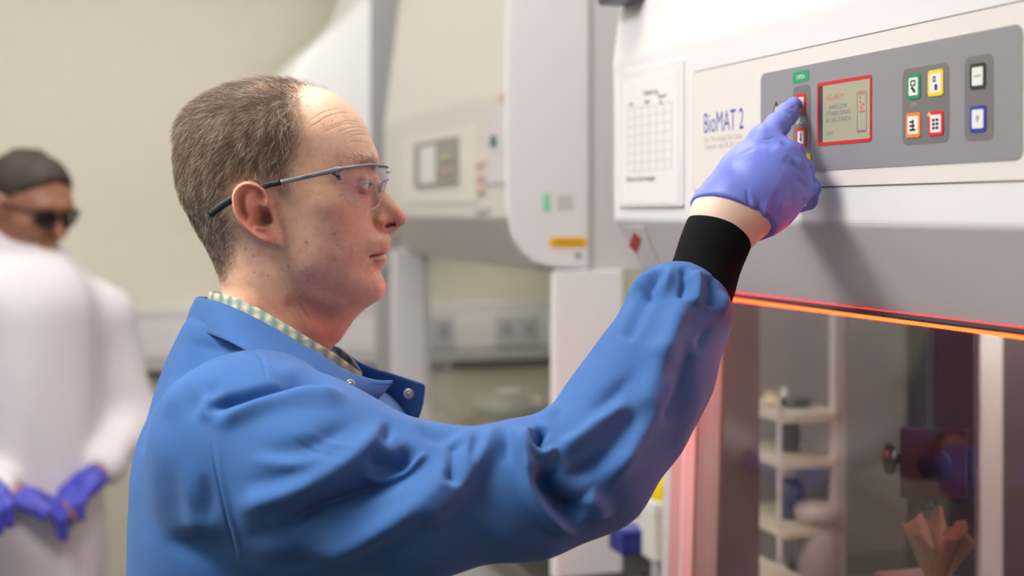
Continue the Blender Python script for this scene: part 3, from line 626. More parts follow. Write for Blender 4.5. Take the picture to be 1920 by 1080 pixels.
# half-width control points (px, py, mm)
WCP = [(400, 300, 71), (450, 240, 74), (520, 230, 75), (600, 240, 70), (470, 320, 76), (540, 330, 74), (600, 330, 69), (650, 320, 62), (690, 315, 52), (640, 350, 60), (655, 348, 55), (672, 347, 47.5), (688, 347, 40), (698, 347, 32), (560, 385, 70), (610, 385, 68), (650, 385, 58), (685, 390, 42), (560, 430, 67), (610, 430, 64), (655, 430, 53), (690, 430, 36), (520, 450, 66), (560, 480, 64), (610, 480, 60), (655, 480, 48), (690, 478, 36), (530, 510, 60), (580, 530, 57), (630, 535, 49), (670, 535, 39), (700, 535, 29), (700, 560, 25), (660, 570, 36), (450, 400, 72), (450, 450, 65), (430, 500, 60), (480, 510, 59), (470, 560, 58), (530, 570, 54), (590, 590, 46), (630, 600, 38), (440, 620, 60), (530, 640, 55), (600, 640, 46), (500, 720, 66), (600, 720, 60), (380, 400, 60), (700, 450, 32)]
wc = np.array(WCP, float); wx, wz = HL(wc[:, 0], wc[:, 1], wc[:, 2] / 1000)
# gaussian RBF interpolation over the mean
eps = 1 / .035
def rbf(A, B): return np.exp(-((A[:, None, 0] - B[None, :, 0]) ** 2 + (A[:, None, 1] - B[None, :, 1]) ** 2) * eps ** 2)
C0 = np.c_[wx, wz]; mean = wc[:, 2].mean(); wgt = np.linalg.solve(rbf(C0, C0) + .02 * np.eye(len(C0)), wc[:, 2] - mean)
G = np.c_[GX.ravel(), GZ.ravel()]; WM = (mean + np.concatenate([rbf(G[i:i + 20000], C0) @ wgt for i in range(0, len(G), 20000)])).reshape(GX.shape) / 1000
WM = np.clip(WM, .02, .078)
def gblur(A, sig):
    n = int(3 * sig / hh) + 1; k = np.exp(-.5 * (np.arange(-n, n + 1) * hh / sig) ** 2); k /= k.sum(); Ap = np.pad(A, n, mode='edge')
    Ap = sum(k[i] * Ap[i:i + A.shape[0]] for i in range(2 * n + 1)); return sum(k[i] * Ap[:, i:i + A.shape[1]] for i in range(2 * n + 1))
R0 = gblur(R0, .004) * (1 - sstep(D0 / .02)) + gblur(R0, .012) * sstep(D0 / .02)
H1 = np.sqrt(np.clip(2 * R0 * D0, 0, None)); H1 = H1 + (gblur(H1, .005) - H1) * sstep((D0 - .004) / .012)
H = smin(H1, WM, .016)
# nose
NS = [(702, 318, .008), (709, 330, .0075), (718, 347, .0065), (729, 363, .0065), (743, 378, .0075), (756, 394, .0095), (761.5, 408, .0105), (760, 416, .0105), (754, 423.5, .011), (744, 430, .010), (735, 437, .010), (722, 441, .014), (700, 436, .02), (688, 405, .02), (690, 350, .015)]
n_ = spl(NS + [NS[0]], 6); nx_, nz_ = HL(n_[:, 0], n_[:, 1], 0.0); DN, RN = signed(np.c_[nx_, nz_], n_[:, 2])
HN = np.sqrt(np.clip(2 * RN * DN, 0, None))
def S(pts, amp, sig, H_=.06, **k): return stroke(GX, GZ, hp(pts, H_), amp / 1000, sig * 5.3e-4, **k)
def B(px, py, sx, sy, amp, H_=.06):
    x, z = HL(px, py, H_); return blob(GX, GZ, x, z, sx * 5.3e-4, sy * 5.3e-4, amp / 1000)
px_ala = lambda: B(713, 417, 11, 11, 6.0, .015)
capn = .0115 + B(712, 418, 12, 12, 8.5, .015) + B(755, 408, 10, 10, .5, .01); HN = smin(HN, capn, .004)
H = -smin(-H, -HN, .006) * (DN > -.004) + H * (DN <= -.004)
H = H + S([(716, 399), (703, 405), (698, 417), (704, 431)], -2.4, 2.6, .02) + S([(720, 426), (731, 422.5), (743, 420)], -8, 2.2, .012, taper=.12)
# face relief
for a in [([(722, 476), (708, 478.5), (692, 484)], -2.6, 1.5, .03), ([(724, 487), (704, 490)], 1.8, 5, .03), ([(728, 467), (706, 474)], 1.0, 4, .03), ([(703, 428), (693, 442), (683, 465), (681, 488)], -.6, 5, .035), ([(716, 507), (698, 511)], -2.0, 6, .03),
          ([(707, 338), (692, 331), (674, 334), (662, 343)], -2.2, 3.0, .045), ([(700, 360), (685, 364), (668, 360)], -1.6, 3.5, .045), ([(708, 305), (690, 303), (664, 312)], 2.8, 8, .05), ([(665, 385), (625, 382), (570, 376)], 2.2, 14, .06), ([(524, 475), (548, 530), (598, 563), (660, 575)], 2.0, 10, .055), ([(535, 555), (585, 592), (640, 605)], -3.0, 12, .05),
          ([(495, 470), (535, 540), (580, 610), (610, 670)], 2.6, 11, .055), ([(505, 470), (552, 560), (592, 625)], -.7, 3, .056), ([(470, 500), (520, 560), (575, 630)], -.5, 2.5, .057), ([(515, 470), (530, 510), (560, 560)], -.6, 4, .057), ([(450, 520), (500, 570), (550, 620)], -.5, 2.5, .057)]:
    H = H + S(a[0], a[1], a[2], a[3])
H = H + B(700, 452, 12, 13, 2.2, .03) + B(712, 540, 12, 12, 2.0, .02) + B(612, 300, 22, 22, -1.5) + B(692, 484, 6, 7, -1.8, .035) + B(689, 347, 9, 8, 2.6, .04) + B(570, 500, 25, 22, 1.5) + B(650, 350, 10, 12, -1.2)
# eyelids over the eyeball
exc, ezc = HL(671, 346, .036); rho2 = (GX - exc) ** 2 + (GZ - ezc) ** 2; HEY = np.where(rho2 < .0132 ** 2, .0310 + np.sqrt(np.clip(.0132 ** 2 - rho2, 0, None)), 0); H = -smin(-H, -HEY, .002) * (rho2 < .0132 ** 2) + H * (rho2 >= .0132 ** 2)
# eyelid opening
H = H + S([(700, 348), (690, 346), (679, 348.5)], -4.5, 2.5, .04, taper=.18)
# ear
EP = [(521, 459), (512, 462), (502, 459), (484, 451), (464, 438), (449, 420), (440, 400), (435.5, 376), (438, 360), (447, 348), (462, 341), (480, 345), (495, 355), (503, 369), (507, 389), (513, 404), (517, 424), (522, 444)]
ep = spl(EP + [EP[0]], 5); ex, ez = HL(ep[:, 0], ep[:, 1], .088); de, te = pdist(GX, GZ, np.c_[ex, ez]); ine = inpoly(GX, GZ, np.c_[ex, ez]); mp = 5.2e-4
exl, exr = HL(436, 400, .09)[0], HL(516, 400, .08)[0]; u_ = np.clip((GX - exl) / (exr - exl), 0, 1)
HE = .0985 - .0215 * u_ ** 1.15
def SE(pts, amp, sig, **k): return stroke(GX, GZ, hp(pts, .088), 1.6 * amp / 1000, sig * mp, **k)
def BE(px, py, sx, sy, amp): x, z = HL(px, py, .086); return blob(GX, GZ, x, z, sx * mp, sy * mp, amp / 1000)
HE = HE + SE([(503, 388), (503, 370), (494, 357), (480, 349), (462, 346), (448, 352), (441, 365), (441, 382), (446, 402), (455, 418), (470, 434), (486, 446), (505, 454)], 3.2, 4.2, taper=.06)
HE = HE + SE([(494, 366), (481, 356), (464, 353), (454, 361), (451, 378), (456, 398), (466, 416)], -4.5, 4.0, taper=.12)
HE = HE + SE([(478, 362), (468, 376), (466, 394), (470, 410), (478, 422)], 1.6, 4.5, taper=.15) + SE([(478, 424), (490, 427), (503, 428)], 3.2, 4, taper=.1) + SE([(508, 398), (512, 410), (512, 420)], 2.6, 3.5, taper=.1) + SE([(506, 391), (497, 387), (488, 389)], 2.2, 3, taper=.2)
HE = HE + BE(485, 370, 8, 6, -5.5) + BE(491, 399, 9, 7, -9) + BE(493, 412, 10, 8, -13) + BE(502, 412, 5, 6, -8) + BE(500, 446, 12, 7, 1.5)
HE = HE - .0035 * np.clip(1 - de / (3.5 * mp), 0, 1) ** 2
front = sstep((GX - HL(505, 400, .085)[0]) / (.008))
HE = np.where(ine, HE, HE - (1 - front) * .03 * sstep(de / (2.0 * mp)) - front * de * 4)
HE = np.where(ine | (de < .006), HE, 0)
H = np.where(HE > H, HE, H)
inside = np.maximum(D0, DN) > 0
def blur(A):
    A = A.copy()
    for _ in range(2):
        A[1:-1] = .25 * A[:-2] + .5 * A[1:-1] + .25 * A[2:]; A[:, 1:-1] = .25 * A[:, :-2] + .5 * A[:, 1:-1] + .25 * A[:, 2:]
    return A
Hs = blur(H)
G2 = np.where(inside, np.maximum(Hs, 0) ** 2, 0) + np.where(inside, 0, 2 * .03 * np.maximum(D0, DN))
# keep the squared height consistent near the silhouette
edge = np.minimum(1, np.maximum(D0, DN) / .006); Hedge = np.where(DN > D0, 2 * RN * np.maximum(DN, 0), 2 * R0 * np.maximum(D0, 0))
e_ = np.clip(edge, 0, 1); G2 = np.where(inside & (HE < .02), G2 * e_ + np.minimum(G2, Hedge) * (1 - e_), G2)
gy = np.arange(-.105, .1051, hh)
fvol = (gy[None, :, None] ** 2 - G2[:, None, :]).astype(np.float32)
hv, hq = iso(fvol, (gx[0], gy[0], gz[0]), hh, 6e-4); del fvol
hv = relax(hv, hq, 3, .5)
hv, hq, hn = subdiv(hv, hq, 1)
ax_, ay_ = hv[:, 0], hv[:, 2]; side = np.clip(np.abs(hv[:, 1]) / .02, 0, 1)
def fs(pts, amp, sig, H_=.055, **k): return stroke(ax_, ay_, hp(pts, H_), amp / 1000, sig * 5.3e-4, **k)
fine = np.zeros(len(hv))
for pts in ([(585, 240), (611, 222), (639, 211), (660, 212)], [(605, 247), (633, 233), (656, 226), (685, 230)], [(628, 252), (656, 240), (678, 236.5), (696, 241)], [(650, 263), (667, 252), (692, 251), (702, 255)], [(643, 277), (658, 267), (674, 265), (697, 268), (706, 273)], [(578, 232), (600, 216), (625, 205), (650, 200)], [(575, 250), (590, 236), (610, 228)], [(600, 254), (628, 240), (650, 232), (690, 233)], [(640, 257), (660, 246), (690, 245)]):
    fine += fs(pts, -.24, 1.2, .05) + fs([(a, b - 4) for a, b in pts], .12, 2.6, .05)
for pts in ([(655, 350), (640, 346), (628, 340)], [(656, 356), (640, 358), (625, 356)], [(655, 362), (642, 368), (630, 374)], [(668, 368), (684, 372), (698, 368)], [(540, 410), (548, 440), (550, 470)], [(512, 475), (545, 548), (585, 612)], [(500, 492), (540, 560), (575, 622)], [(690, 496), (684, 510), (684, 522)]):
    fine += fs(pts, -.45, 1.5, .06)
fine += fs([(724, 475.5), (716, 477.5), (704, 479.5), (691, 483.5)], -2.4, 1.5, .028, taper=.12) + fs([(727, 468), (716, 472), (700, 477)], .9, 2.6, .028) + fs([(726, 485), (714, 486.5), (698, 488)], 1.3, 3.6, .028) + fs([(716, 501), (706, 503), (696, 500)], -.8, 3.5, .03)
fine += fs([(699, 348), (690, 345.5), (681, 348)], -1.8, 1.7, .04, taper=.15) + fs([(699, 342), (688, 338.5), (672, 341), (662, 348)], -1.0, 1.6, .045) + fs([(700, 354), (690, 355), (676, 353)], .5, 2, .04) + fs([(698, 362), (684, 366), (668, 360)], -.8, 1.8, .045)
# pores and soft irregularity
def vnoise(p, sc, seed=0):
    q = p * sc; i = np.floor(q).astype(np.int64); f = q - i; f = f * f * (3 - 2 * f); out = 0
    def hsh(a, b, c): n = (a * 73856093) ^ (b * 19349663) ^ (c * 83492791) ^ (seed * 7919 + 13); n = (n ^ (n >> 13)) * 1274126177; return ((n ^ (n >> 16)) & 0xffff) / 65535.
    for dx in (0, 1):
        for dy in (0, 1):
            for dz in (0, 1):
                wt = (f[:, 0] if dx else 1 - f[:, 0]) * (f[:, 1] if dy else 1 - f[:, 1]) * (f[:, 2] if dz else 1 - f[:, 2]); out = out + wt * hsh(i[:, 0] + dx, i[:, 1] + dy, i[:, 2] + dz)
    return out - .5
fine += .0006 * vnoise(hv, 90, 1) + .0001 * vnoise(hv, 900, 2)
hv = hv + hn * fine[:, None]
# ---- pigmentation of the skin, with shade painted into mouth, ear and nostril
col = np.tile(np.array(srgb((234, 190, 160))[:3]), (len(hv), 1))
def tint(mask, rgb, k):
    global col
    m = np.clip(mask * k, 0, 1)[:, None]; col = col * (1 - m) + np.array(srgb(rgb)[:3]) * m
def tb(px, py, sx, sy, H_=.06): x, z = HL(px, py, H_); return blob(ax_, ay_, x, z, sx * 5.3e-4, sy * 5.3e-4, 1)
def ts(pts, sig, H_=.06, **k): return stroke(ax_, ay_, hp(pts, H_), 1, sig * 5.3e-4, **k)
tint(tb(745, 405, 18, 16, .01) + tb(715, 418, 12, 10, .015), (214, 128, 112), .7)
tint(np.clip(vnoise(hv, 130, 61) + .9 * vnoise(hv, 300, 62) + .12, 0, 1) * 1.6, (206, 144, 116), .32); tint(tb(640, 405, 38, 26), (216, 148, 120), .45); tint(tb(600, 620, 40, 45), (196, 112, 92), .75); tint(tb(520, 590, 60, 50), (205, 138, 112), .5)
tint(ts([(730, 468), (718, 472), (700, 478)], 3.0, .03) + ts([(725, 485), (712, 486), (698, 486)], 3.8, .03), (196, 118, 106), .7); tint(ts([(724, 475.5), (716, 477.5), (704, 479.5), (691, 483.5)], 1.4, .028, taper=.1), (110, 52, 48), .8)  # lip colour, then a dark line painting the shade between the lips
stub = ts([(560, 490), (590, 530), (640, 550), (700, 555)], 20) + .8 * ts([(600, 510), (660, 525)], 18) + .6 * ts([(560, 470), (555, 520), (610, 575), (680, 575)], 13) + .5 * tb(716, 455, 12, 6, .02)
tint(np.clip(stub, 0, 1), (138, 116, 118), .42)
tint(tb(470, 400, 45, 62, .085) * (np.abs(hv[:, 1]) > .077), (226, 140, 112), .75); tint(tb(496, 410, 10, 13, .075), (120, 48, 32), .85)  # ear redness, then the hollow darkened to paint in its shade
tint(tb(683, 350, 22, 16, .04), (176, 118, 112), .5)
tint(ts([(706, 303), (692, 300), (668, 308)], 4.2, .045), (120, 84, 62), .62)
# freckles and moles
fr_ = np.clip((vnoise(hv @ np.array([[.8, .5, .33], [-.6, .7, .39], [0, -.5, .86]]), 480, 5) - .23) * 6, 0, 1) * np.clip(vnoise(hv, 60, 6) * 2 + .55, 0, 1); tint(fr_, (176, 112, 80), .34)
for px_, py_, r_ in ((503, 517, 3), (577, 527, 3.4), (607, 563, 2.2), (637, 435, 1.8), (541, 499, 3), (571, 533, 2), (460, 467, 2.5), (475, 480, 2.5), (476, 511, 2), (596, 256, 2), (627, 438, 3), (633, 461, 2.4), (540, 552, 2.2), (575, 454, 4)):
    tint(tb(px_, py_, r_ * .5, r_ * .5, .06), (132, 82, 60), .6)
tint(ts([(720, 426), (731, 422.5), (743, 420)], 2.6, .012, taper=.1), (70, 28, 22), .9)  # nostril coloured dark to deepen the shade of its hollow
# hair mask in the side view
HM = [(556, 140), (552, 175), (556, 215), (553, 255), (545, 290), (538, 318), (538, 342), (530, 362), (519, 350), (512, 336), (492, 340), (470, 330), (450, 335), (434, 350), (428, 372), (432, 400), (440, 425), (436, 450), (430, 478), (420, 505), (405, 520), (380, 500), (300, 400), (290, 200), (400, 120)]
hm = spl(HM + [HM[0]], 4); hmx, hmz = HL(hm[:, 0], hm[:, 1], .072); HMP = np.c_[hmx, hmz]
def hairmask(x, z, soft=.006):  # 1 inside the hairline
    d, _ = pdist(x, z, HMP); ins = inpoly(x, z, HMP); return np.clip(.5 + np.where(ins, d, -d) / soft, 0, 1)
hmk = hairmask(ax_, ay_, .016)
thin = tb(490, 165, 60, 14, .0) * (np.abs(hv[:, 1]) < .05)
tint(hmk * (1 - .55 * thin) * (np.abs(hv[:, 1]) < .083), (92, 74, 62), .72)
m_skin = bpy.data.materials.new('skin'); m_skin.use_nodes = True; nt = m_skin.node_tree; b = nt.nodes['Principled BSDF']
va = nt.nodes.new('ShaderNodeVertexColor'); va.layer_name = 'tone'; nt.links.new(va.outputs[0], b.inputs['Base Color'])
b.inputs['Roughness'].default_value = .46; b.inputs['Subsurface Weight'].default_value = .12; b.inputs['Subsurface Radius'].default_value = (.012, .005, .003); b.inputs['Subsurface Scale'].default_value = .6; b.inputs['Specular IOR Level'].default_value = .42
tc = nt.nodes.new('ShaderNodeTexCoord'); no = nt.nodes.new('ShaderNodeTexVoronoi'); no.inputs['Scale'].default_value = 1400; bp = nt.nodes.new('ShaderNodeBump'); bp.inputs['Strength'].default_value = .25; bp.inputs['Distance'].default_value = .0004
nt.links.new(tc.outputs['Object'], no.inputs['Vector']); nt.links.new(no.outputs[0], bp.inputs['Height']); nt.links.new(bp.outputs[0], b.inputs['Normal'])
HW = H2W(hv)
# ---- rest of the body under the clothes
AX = lambda px, py, Y, r: (px, py, Y, r)
CUFA = P(1316, 528, 1.372); CUFB = P(1352, 428, 1.387); ARMD = (CUFB - CUFA).normalized()
arm = [(450, 870, 1.33, .050), (790, 942, 1.25, .043), (1100, 888, 1.275, .037), (1270, 640, 1.345, .030), (1318, 522, 1.372, .027), (1352, 428, 1.387, .0275), (1372, 385, 1.39, .025)]
bodyp = chain(arm, .006)
WR = (1357, 418, 1.388)
def hand(s=1.0, k=.012):
    """right hand, index finger stretched to the button, the others curled towards the panel"""
    c = lambda *p: chain(p, k)
    tip = Vector((OX + (BUT[0] + .001) * UX + (-.0102) * NX, OY + (BUT[0] + .001) * UY + (-.0102) * NY, BUT[1] - .0008))
    pr = []
    pr += chain([(1342, 392, 1.388, .023 * s), (1398, 322, 1.378, .0205 * s), (1432, 266, 1.376, .0140 * s)], .022)
    pr += chain([(1358, 400, 1.385, .023 * s), (1425, 335, 1.369, .020 * s), (1466, 290, 1.366, .0145 * s)], .022)
    pr += chain([(1376, 410, 1.386, .023 * s), (1440, 360, 1.369, .020 * s), (1486, 322, 1.366, .0140 * s)], .022)
    pr += chain([(1392, 420, 1.390, .022 * s), (1440, 388, 1.378, .019 * s), (1492, 358, 1.372, .0135 * s)], .022)
    a = [P(1433, 258, 1.376), P(1459, 234, 1.404), None, tip]; a[2] = a[1].lerp(tip, .5) + Vector((0, .002, -.0005))
    rr = [.0122 * s, .0100 * s, .0088 * s, .0076 * s]
    for i in range(3): pr.append((tuple(a[i]), tuple(a[i + 1]), rr[i], rr[i + 1], .012))
    for base, pip, dip, end in (((1466, 288, 1.366, .0135), (1489, 287, 1.395, .0106), (1484, 310, 1.412, .0093), (1470, 318, 1.402, .0085)),
                                ((1486, 320, 1.366, .0130), (1507, 318, 1.392, .0104), (1502, 342, 1.406, .0090), (1484, 348, 1.398, .0085)),
                                ((1494, 356, 1.372, .0122), (1519, 352, 1.390, .0098), (1516, 376, 1.400, .0086), (1500, 384, 1.392, .0080)),
                                ((1375, 375, 1.400, .0150), (1418, 345, 1.418, .0125), (1452, 340, 1.424, .0105), (1478, 352, 1.418, .0090))):
        q = [(a_, b_, c_, d_ * s) for a_, b_, c_, d_ in (base, pip, dip, end)]; pr += chain(q, .0045)
    return pr
bodyp += hand(.8)
def torso(rows, cy):
    R_ = np.array(rows, float); zz = CZ - (R_[:, 0] - HY) / F * 1.45; o_ = np.argsort(zz); zz = zz[o_]; xb = ((R_[:, 1] - 960) / F * 1.45)[o_]; xf = ((R_[:, 2] - 960) / F * 1.45)[o_]; bb = R_[:, 3][o_]
    def f(X, Y, Z):
        a_ = np.interp(Z, zz, (xf - xb) / 2); c_ = np.interp(Z, zz, (xf + xb) / 2); b_ = np.interp(Z, zz, bb)
        r = (np.abs((X - c_) / a_) ** 2.3 + np.abs((Y - cy) / b_) ** 2.3) ** (1 / 2.3)
        return np.maximum((r - 1) * np.minimum(a_, b_) * .9, np.maximum(zz[0] - Z, Z - zz[-1]))
    return f
TR = [(2300, 300, 700, .20), (1700, 285, 730, .19), (1300, 268, 780, .20), (1080, 260, 800, .215), (950, 262, 800, .222), (870, 268, 792, .218), (810, 280, 770, .20), (770, 291, 742, .168), (745, 297, 715, .135), (715, 308, 680, .115), (690, 318, 650, .100), (650, 332, 610, .088), (612, 348, 570, .078), (596, 356, 560, .072)]
legs = [(tuple(P(470, 1700, 1.36)), tuple(P(470, 3300, 1.36)), .085, .05, .02), (tuple(P(470, 1700, 1.56)), tuple(P(470, 3300, 1.56)), .085, .05, .02), (tuple(P(470, 3300, 1.36)), tuple(P(590, 3325, 1.36)), .045, .035, .02), (tuple(P(470, 3300, 1.56)), tuple(P(590, 3325, 1.56)), .045, .035, .02)]
inner = torso([(a, b + 25, c - 25, d - .02) for a, b, c, d in TR], 1.46)
far = [(tuple(P(450, 790, 1.64)), tuple(P(430, 1300, 1.68)), .055, .042, .03), (tuple(P(430, 1300, 1.68)), tuple(P(560, 1720, 1.62)), .042, .028, .03), (tuple(P(560, 1720, 1.62)), tuple(P(600, 1850, 1.60)), .034, .022, .02)]
f, lo, ax = union((-.62, 1.12, .0), (.36, 1.80, 1.62), .007, legs + far + bodyp[:5], inner)
bv, bq = iso(f, lo, .007, .02)
f, lo, ax = union(np.array(P(1330, 500, 1.37)) - .05, np.array(P(1500, 180, 1.43)) + .06, .0022, bodyp[3:], None)
cutd = (ax[0][:, None, None] - CUFA[0]) * ARMD[0] + (ax[1][None, :, None] - CUFA[1]) * ARMD[1] + (ax[2][None, None, :] - CUFA[2]) * ARMD[2]
f = np.maximum(f, -(cutd + .01)); av, aq = iso(f, lo, .0022, .006)
allV = np.vstack([HW, bv, av]); allQ = np.vstack([hq, bq + len(HW), aq + len(HW) + len(bv)])
man = npmesh('person', allV, allQ, m_skin)
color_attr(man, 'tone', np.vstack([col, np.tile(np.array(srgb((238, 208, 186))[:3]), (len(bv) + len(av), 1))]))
tag(man, 'person in a blue lab coat and clear glasses pressing a cabinet button with one finger', 'person')
def child(name, V, Q, m, lab=None, parent=man):
    o = npmesh(name, V, Q, m, parent)
    if lab: o['label'] = lab
    return o
# ---- hair strands
def strands(name, N, maskf, lenf, m, radius, flow, parent, seed=1, whites=.2):
    r = np.random.default_rng(seed); tri = hv[hq]; cen = tri.mean(1); area = np.linalg.norm(np.cross(tri[:, 2] - tri[:, 0], tri[:, 3] - tri[:, 1]), axis=1) / 2
    mk = maskf(cen) * area; mk /= mk.sum(); idx = r.choice(len(cen), N, p=mk)
    w_ = r.dirichlet((1, 1, 1, 1), N); root = (tri[idx] * w_[:, :, None]).sum(1); nn = np.cross(tri[idx, 2] - tri[idx, 0], tri[idx, 3] - tri[idx, 1]); nn /= np.linalg.norm(nn, axis=1)[:, None] + 1e-12
    d = flow(root, nn, r); Ln = lenf(root, r)
    K = 6; pts = np.zeros((N, K, 3)); pts[:, 0] = root - nn * .0005; dirn = nn * .85 + d * .6; dirn /= np.linalg.norm(dirn, axis=1)[:, None]; p = pts[:, 0].copy()
    for k in range(1, K):
        p = p + dirn * (Ln / (K - 1))[:, None]; pts[:, k] = p
        dirn = dirn * .72 + d * .40 - nn * .06 * k / K + r.normal(0, .05, (N, 3)); dirn /= np.linalg.norm(dirn, axis=1)[:, None]
    W = H2W(pts.reshape(-1, 3))
    cv = bpy.data.hair_curves.new(name); cv.add_curves([K] * N); cv.attributes['position'].data.foreach_set('vector', W.astype(np.float32).ravel())
    ra = cv.attributes.get('radius') or cv.attributes.new('radius', 'FLOAT', 'POINT')
    base = (radius * r.uniform(.7, 1.3, N))[:, None] * np.array([1, 1, .95, .8, .6, .25])[None, :]; ra.data.foreach_set('value', base.astype(np.float32).ravel())
    ca = cv.attributes.new('shade', 'FLOAT', 'CURVE'); ca.data.foreach_set('value', np.where(r.random(N) < whites, r.uniform(.6, 1, N), r.uniform(0, .45, N)).astype(np.float32))
    cv.materials.append(m); o = bpy.data.objects.new(name, cv); link(o, parent); return o
m_hair = bpy.data.materials.new('hair'); m_hair.use_nodes = True; nt = m_hair.node_tree; b = nt.nodes['Principled BSDF']
at = nt.nodes.new('ShaderNodeAttribute'); at.attribute_name = 'shade'; rp = nt.nodes.new('ShaderNodeValToRGB'); nt.links.new(at.outputs['Fac'], rp.inputs[0]); nt.links.new(rp.outputs[0], b.inputs['Base Color'])
rp.color_ramp.elements[0].color = srgb((70, 56, 46)); rp.color_ramp.elements[1].color = srgb((230, 220, 204)); e = rp.color_ramp.elements.new(.45); e.color = srgb((138, 112, 90))
b.inputs['Roughness'].default_value = .5
def flow1(root, nn, r):
    top = sstep((root[:, 2] - HL(480, 250)[1]) / .05)
    d = np.stack([-.55 + 0 * top, np.zeros(len(root)), -.85 + 1.0 * top], 1) + r.normal(0, .26, (len(root), 3))
    d[:, 0] += .45 * sstep((root[:, 0] - HL(520, 200)[0]) / .015) * (1 - top)
    d[:, 1] += .2 * np.sign(root[:, 1]) * top
    cl = root * np.array([1, 1, .6]); d[:, 0] += 1.3 * vnoise(cl, 130, 51) + .6 * vnoise(cl, 60, 54); d[:, 2] += .7 * vnoise(cl, 150, 52); d[:, 1] += .7 * vnoise(cl, 150, 53)
    d -= nn * (d * nn).sum(1)[:, None]; return d / (np.linalg.norm(d, axis=1)[:, None] + 1e-9)
zt_, zl_ = HL(480, 180)[1], HL(420, 480)[1]
def len1(root, r):
    t = sstep((root[:, 2] - zl_) / (zt_ - zl_)); fr = hairmask(root[:, 0], root[:, 2], .03); return (.0066 + .0105 * t) * (.5 + .5 * fr) * r.uniform(.5, 1.3, len(root))
def mask1(c):
    m = hairmask(c[:, 0], c[:, 2], .024) ** 1.3; x0, z0 = HL(500, 160, 0); t = np.exp(-.5 * (((c[:, 0] - x0) / .03) ** 2 + ((c[:, 2] - z0) / .012) ** 2)) * (np.abs(c[:, 1]) < .05)
    x1, z1 = HL(525, 350, .075); sb = np.exp(-.5 * (((c[:, 0] - x1) / .008) ** 2 + ((c[:, 2] - z1) / .012) ** 2))
    return m * (1 - .6 * t) * (1 - .75 * sb) * (np.abs(c[:, 1]) < .0825)
strands('hair', 30000, mask1, len1, m_hair, .00010, flow1, man, 3, .24)['label'] = 'short brown hair flecked with grey'
def mask2(c):
    x1, z1 = HL(552, 170, .03); x2, z2 = HL(575, 158, .0); x3, z3 = HL(530, 385, .073); x4, z4 = HL(562, 250, .072)
    g = lambda x, z, a, b_: np.exp(-.5 * (((c[:, 0] - x) / a) ** 2 + ((c[:, 2] - z) / b_) ** 2))
    return g(x2, z2, .02, .006) * (np.abs(c[:, 1]) < .04) + .5 * g(x3, z3, .006, .018) * (np.abs(c[:, 1]) > .05) + .7 * g(x4, z4, .008, .03) * (np.abs(c[:, 1]) > .04)
strands('stray_hair', 620, mask2, lambda root, r: r.uniform(.006, .013, len(root)), m_hair, .00006, lambda a, n, r: flow1(a, n, r), man, 5, .8)
x5, z5 = HL(690, 302, .045)
strands('eyebrow', 700, lambda c: (np.exp(-.5 * (((c[:, 0] - x5) / .010) ** 2 + ((c[:, 2] - z5 + .18 * (c[:, 0] - x5)) / .0028) ** 2)) * (np.abs(c[:, 1]) > .012)), lambda root, r: r.uniform(.004, .008, len(root)), m_hair, .00007, lambda a, n, r: np.tile([-.9, 0, -.15], (len(a), 1)) + r.normal(0, .15, (len(a), 3)), man, 6, .3)
# ---- eyes
def eye(side):
    x, z = HL(671, 346, .036); c = h2w(float(x), -.0310 * side, float(z)); bm = bmesh.new(); bmesh.ops.create_uvsphere(bm, u_segments=32, v_segments=20, radius=.0121); o = obj('eye', bm, mat('eye_white', (206, 192, 186), .15, coat=.5), man, True, c)
    g = Vector((1, .12, -.02)).normalized(); bm = bmesh.new(); lathe(bm, [(q_, math.sqrt(.01222 ** 2 - q_ * q_)) for q_ in (.0052, .0046, .0036, .0020, .0004)], (0, 0, 0), 24, g); obj('iris', bm, mat('iris', (78, 96, 110), .12, coat=1), o, True)
    bm = bmesh.new(); lathe(bm, [(q_, math.sqrt(.01230 ** 2 - q_ * q_)) for q_ in (.0025, .0016, .0003)], (0, 0, 0), 16, g); obj('pupil', bm, M_black, o, True)
eye(1); eye(-1)
# eyelashes
bm = bmesh.new(); lash = []
for q in (1, -1):
    for i in range(22):
        t = i / 21; a, b_ = (679 + 14 * t, 346.5 - 3.0 * math.sin(math.pi * t)); hx, hz = HL(a, b_, .04); hh_ = .0405 - .012 * t
        p0 = h2w(float(hx), -hh_ * q, float(hz)); tube(bm, [p0, p0 + Vector((.0014 + .001 * t, -.0016 * q, -.0002)), p0 + Vector((.0030 + .0016 * t, -.003 * q, .0010))], [.00016, .00012, .00004], 4)
obj('eyelash', bm, mat('lash', (60, 42, 34), .6), man)
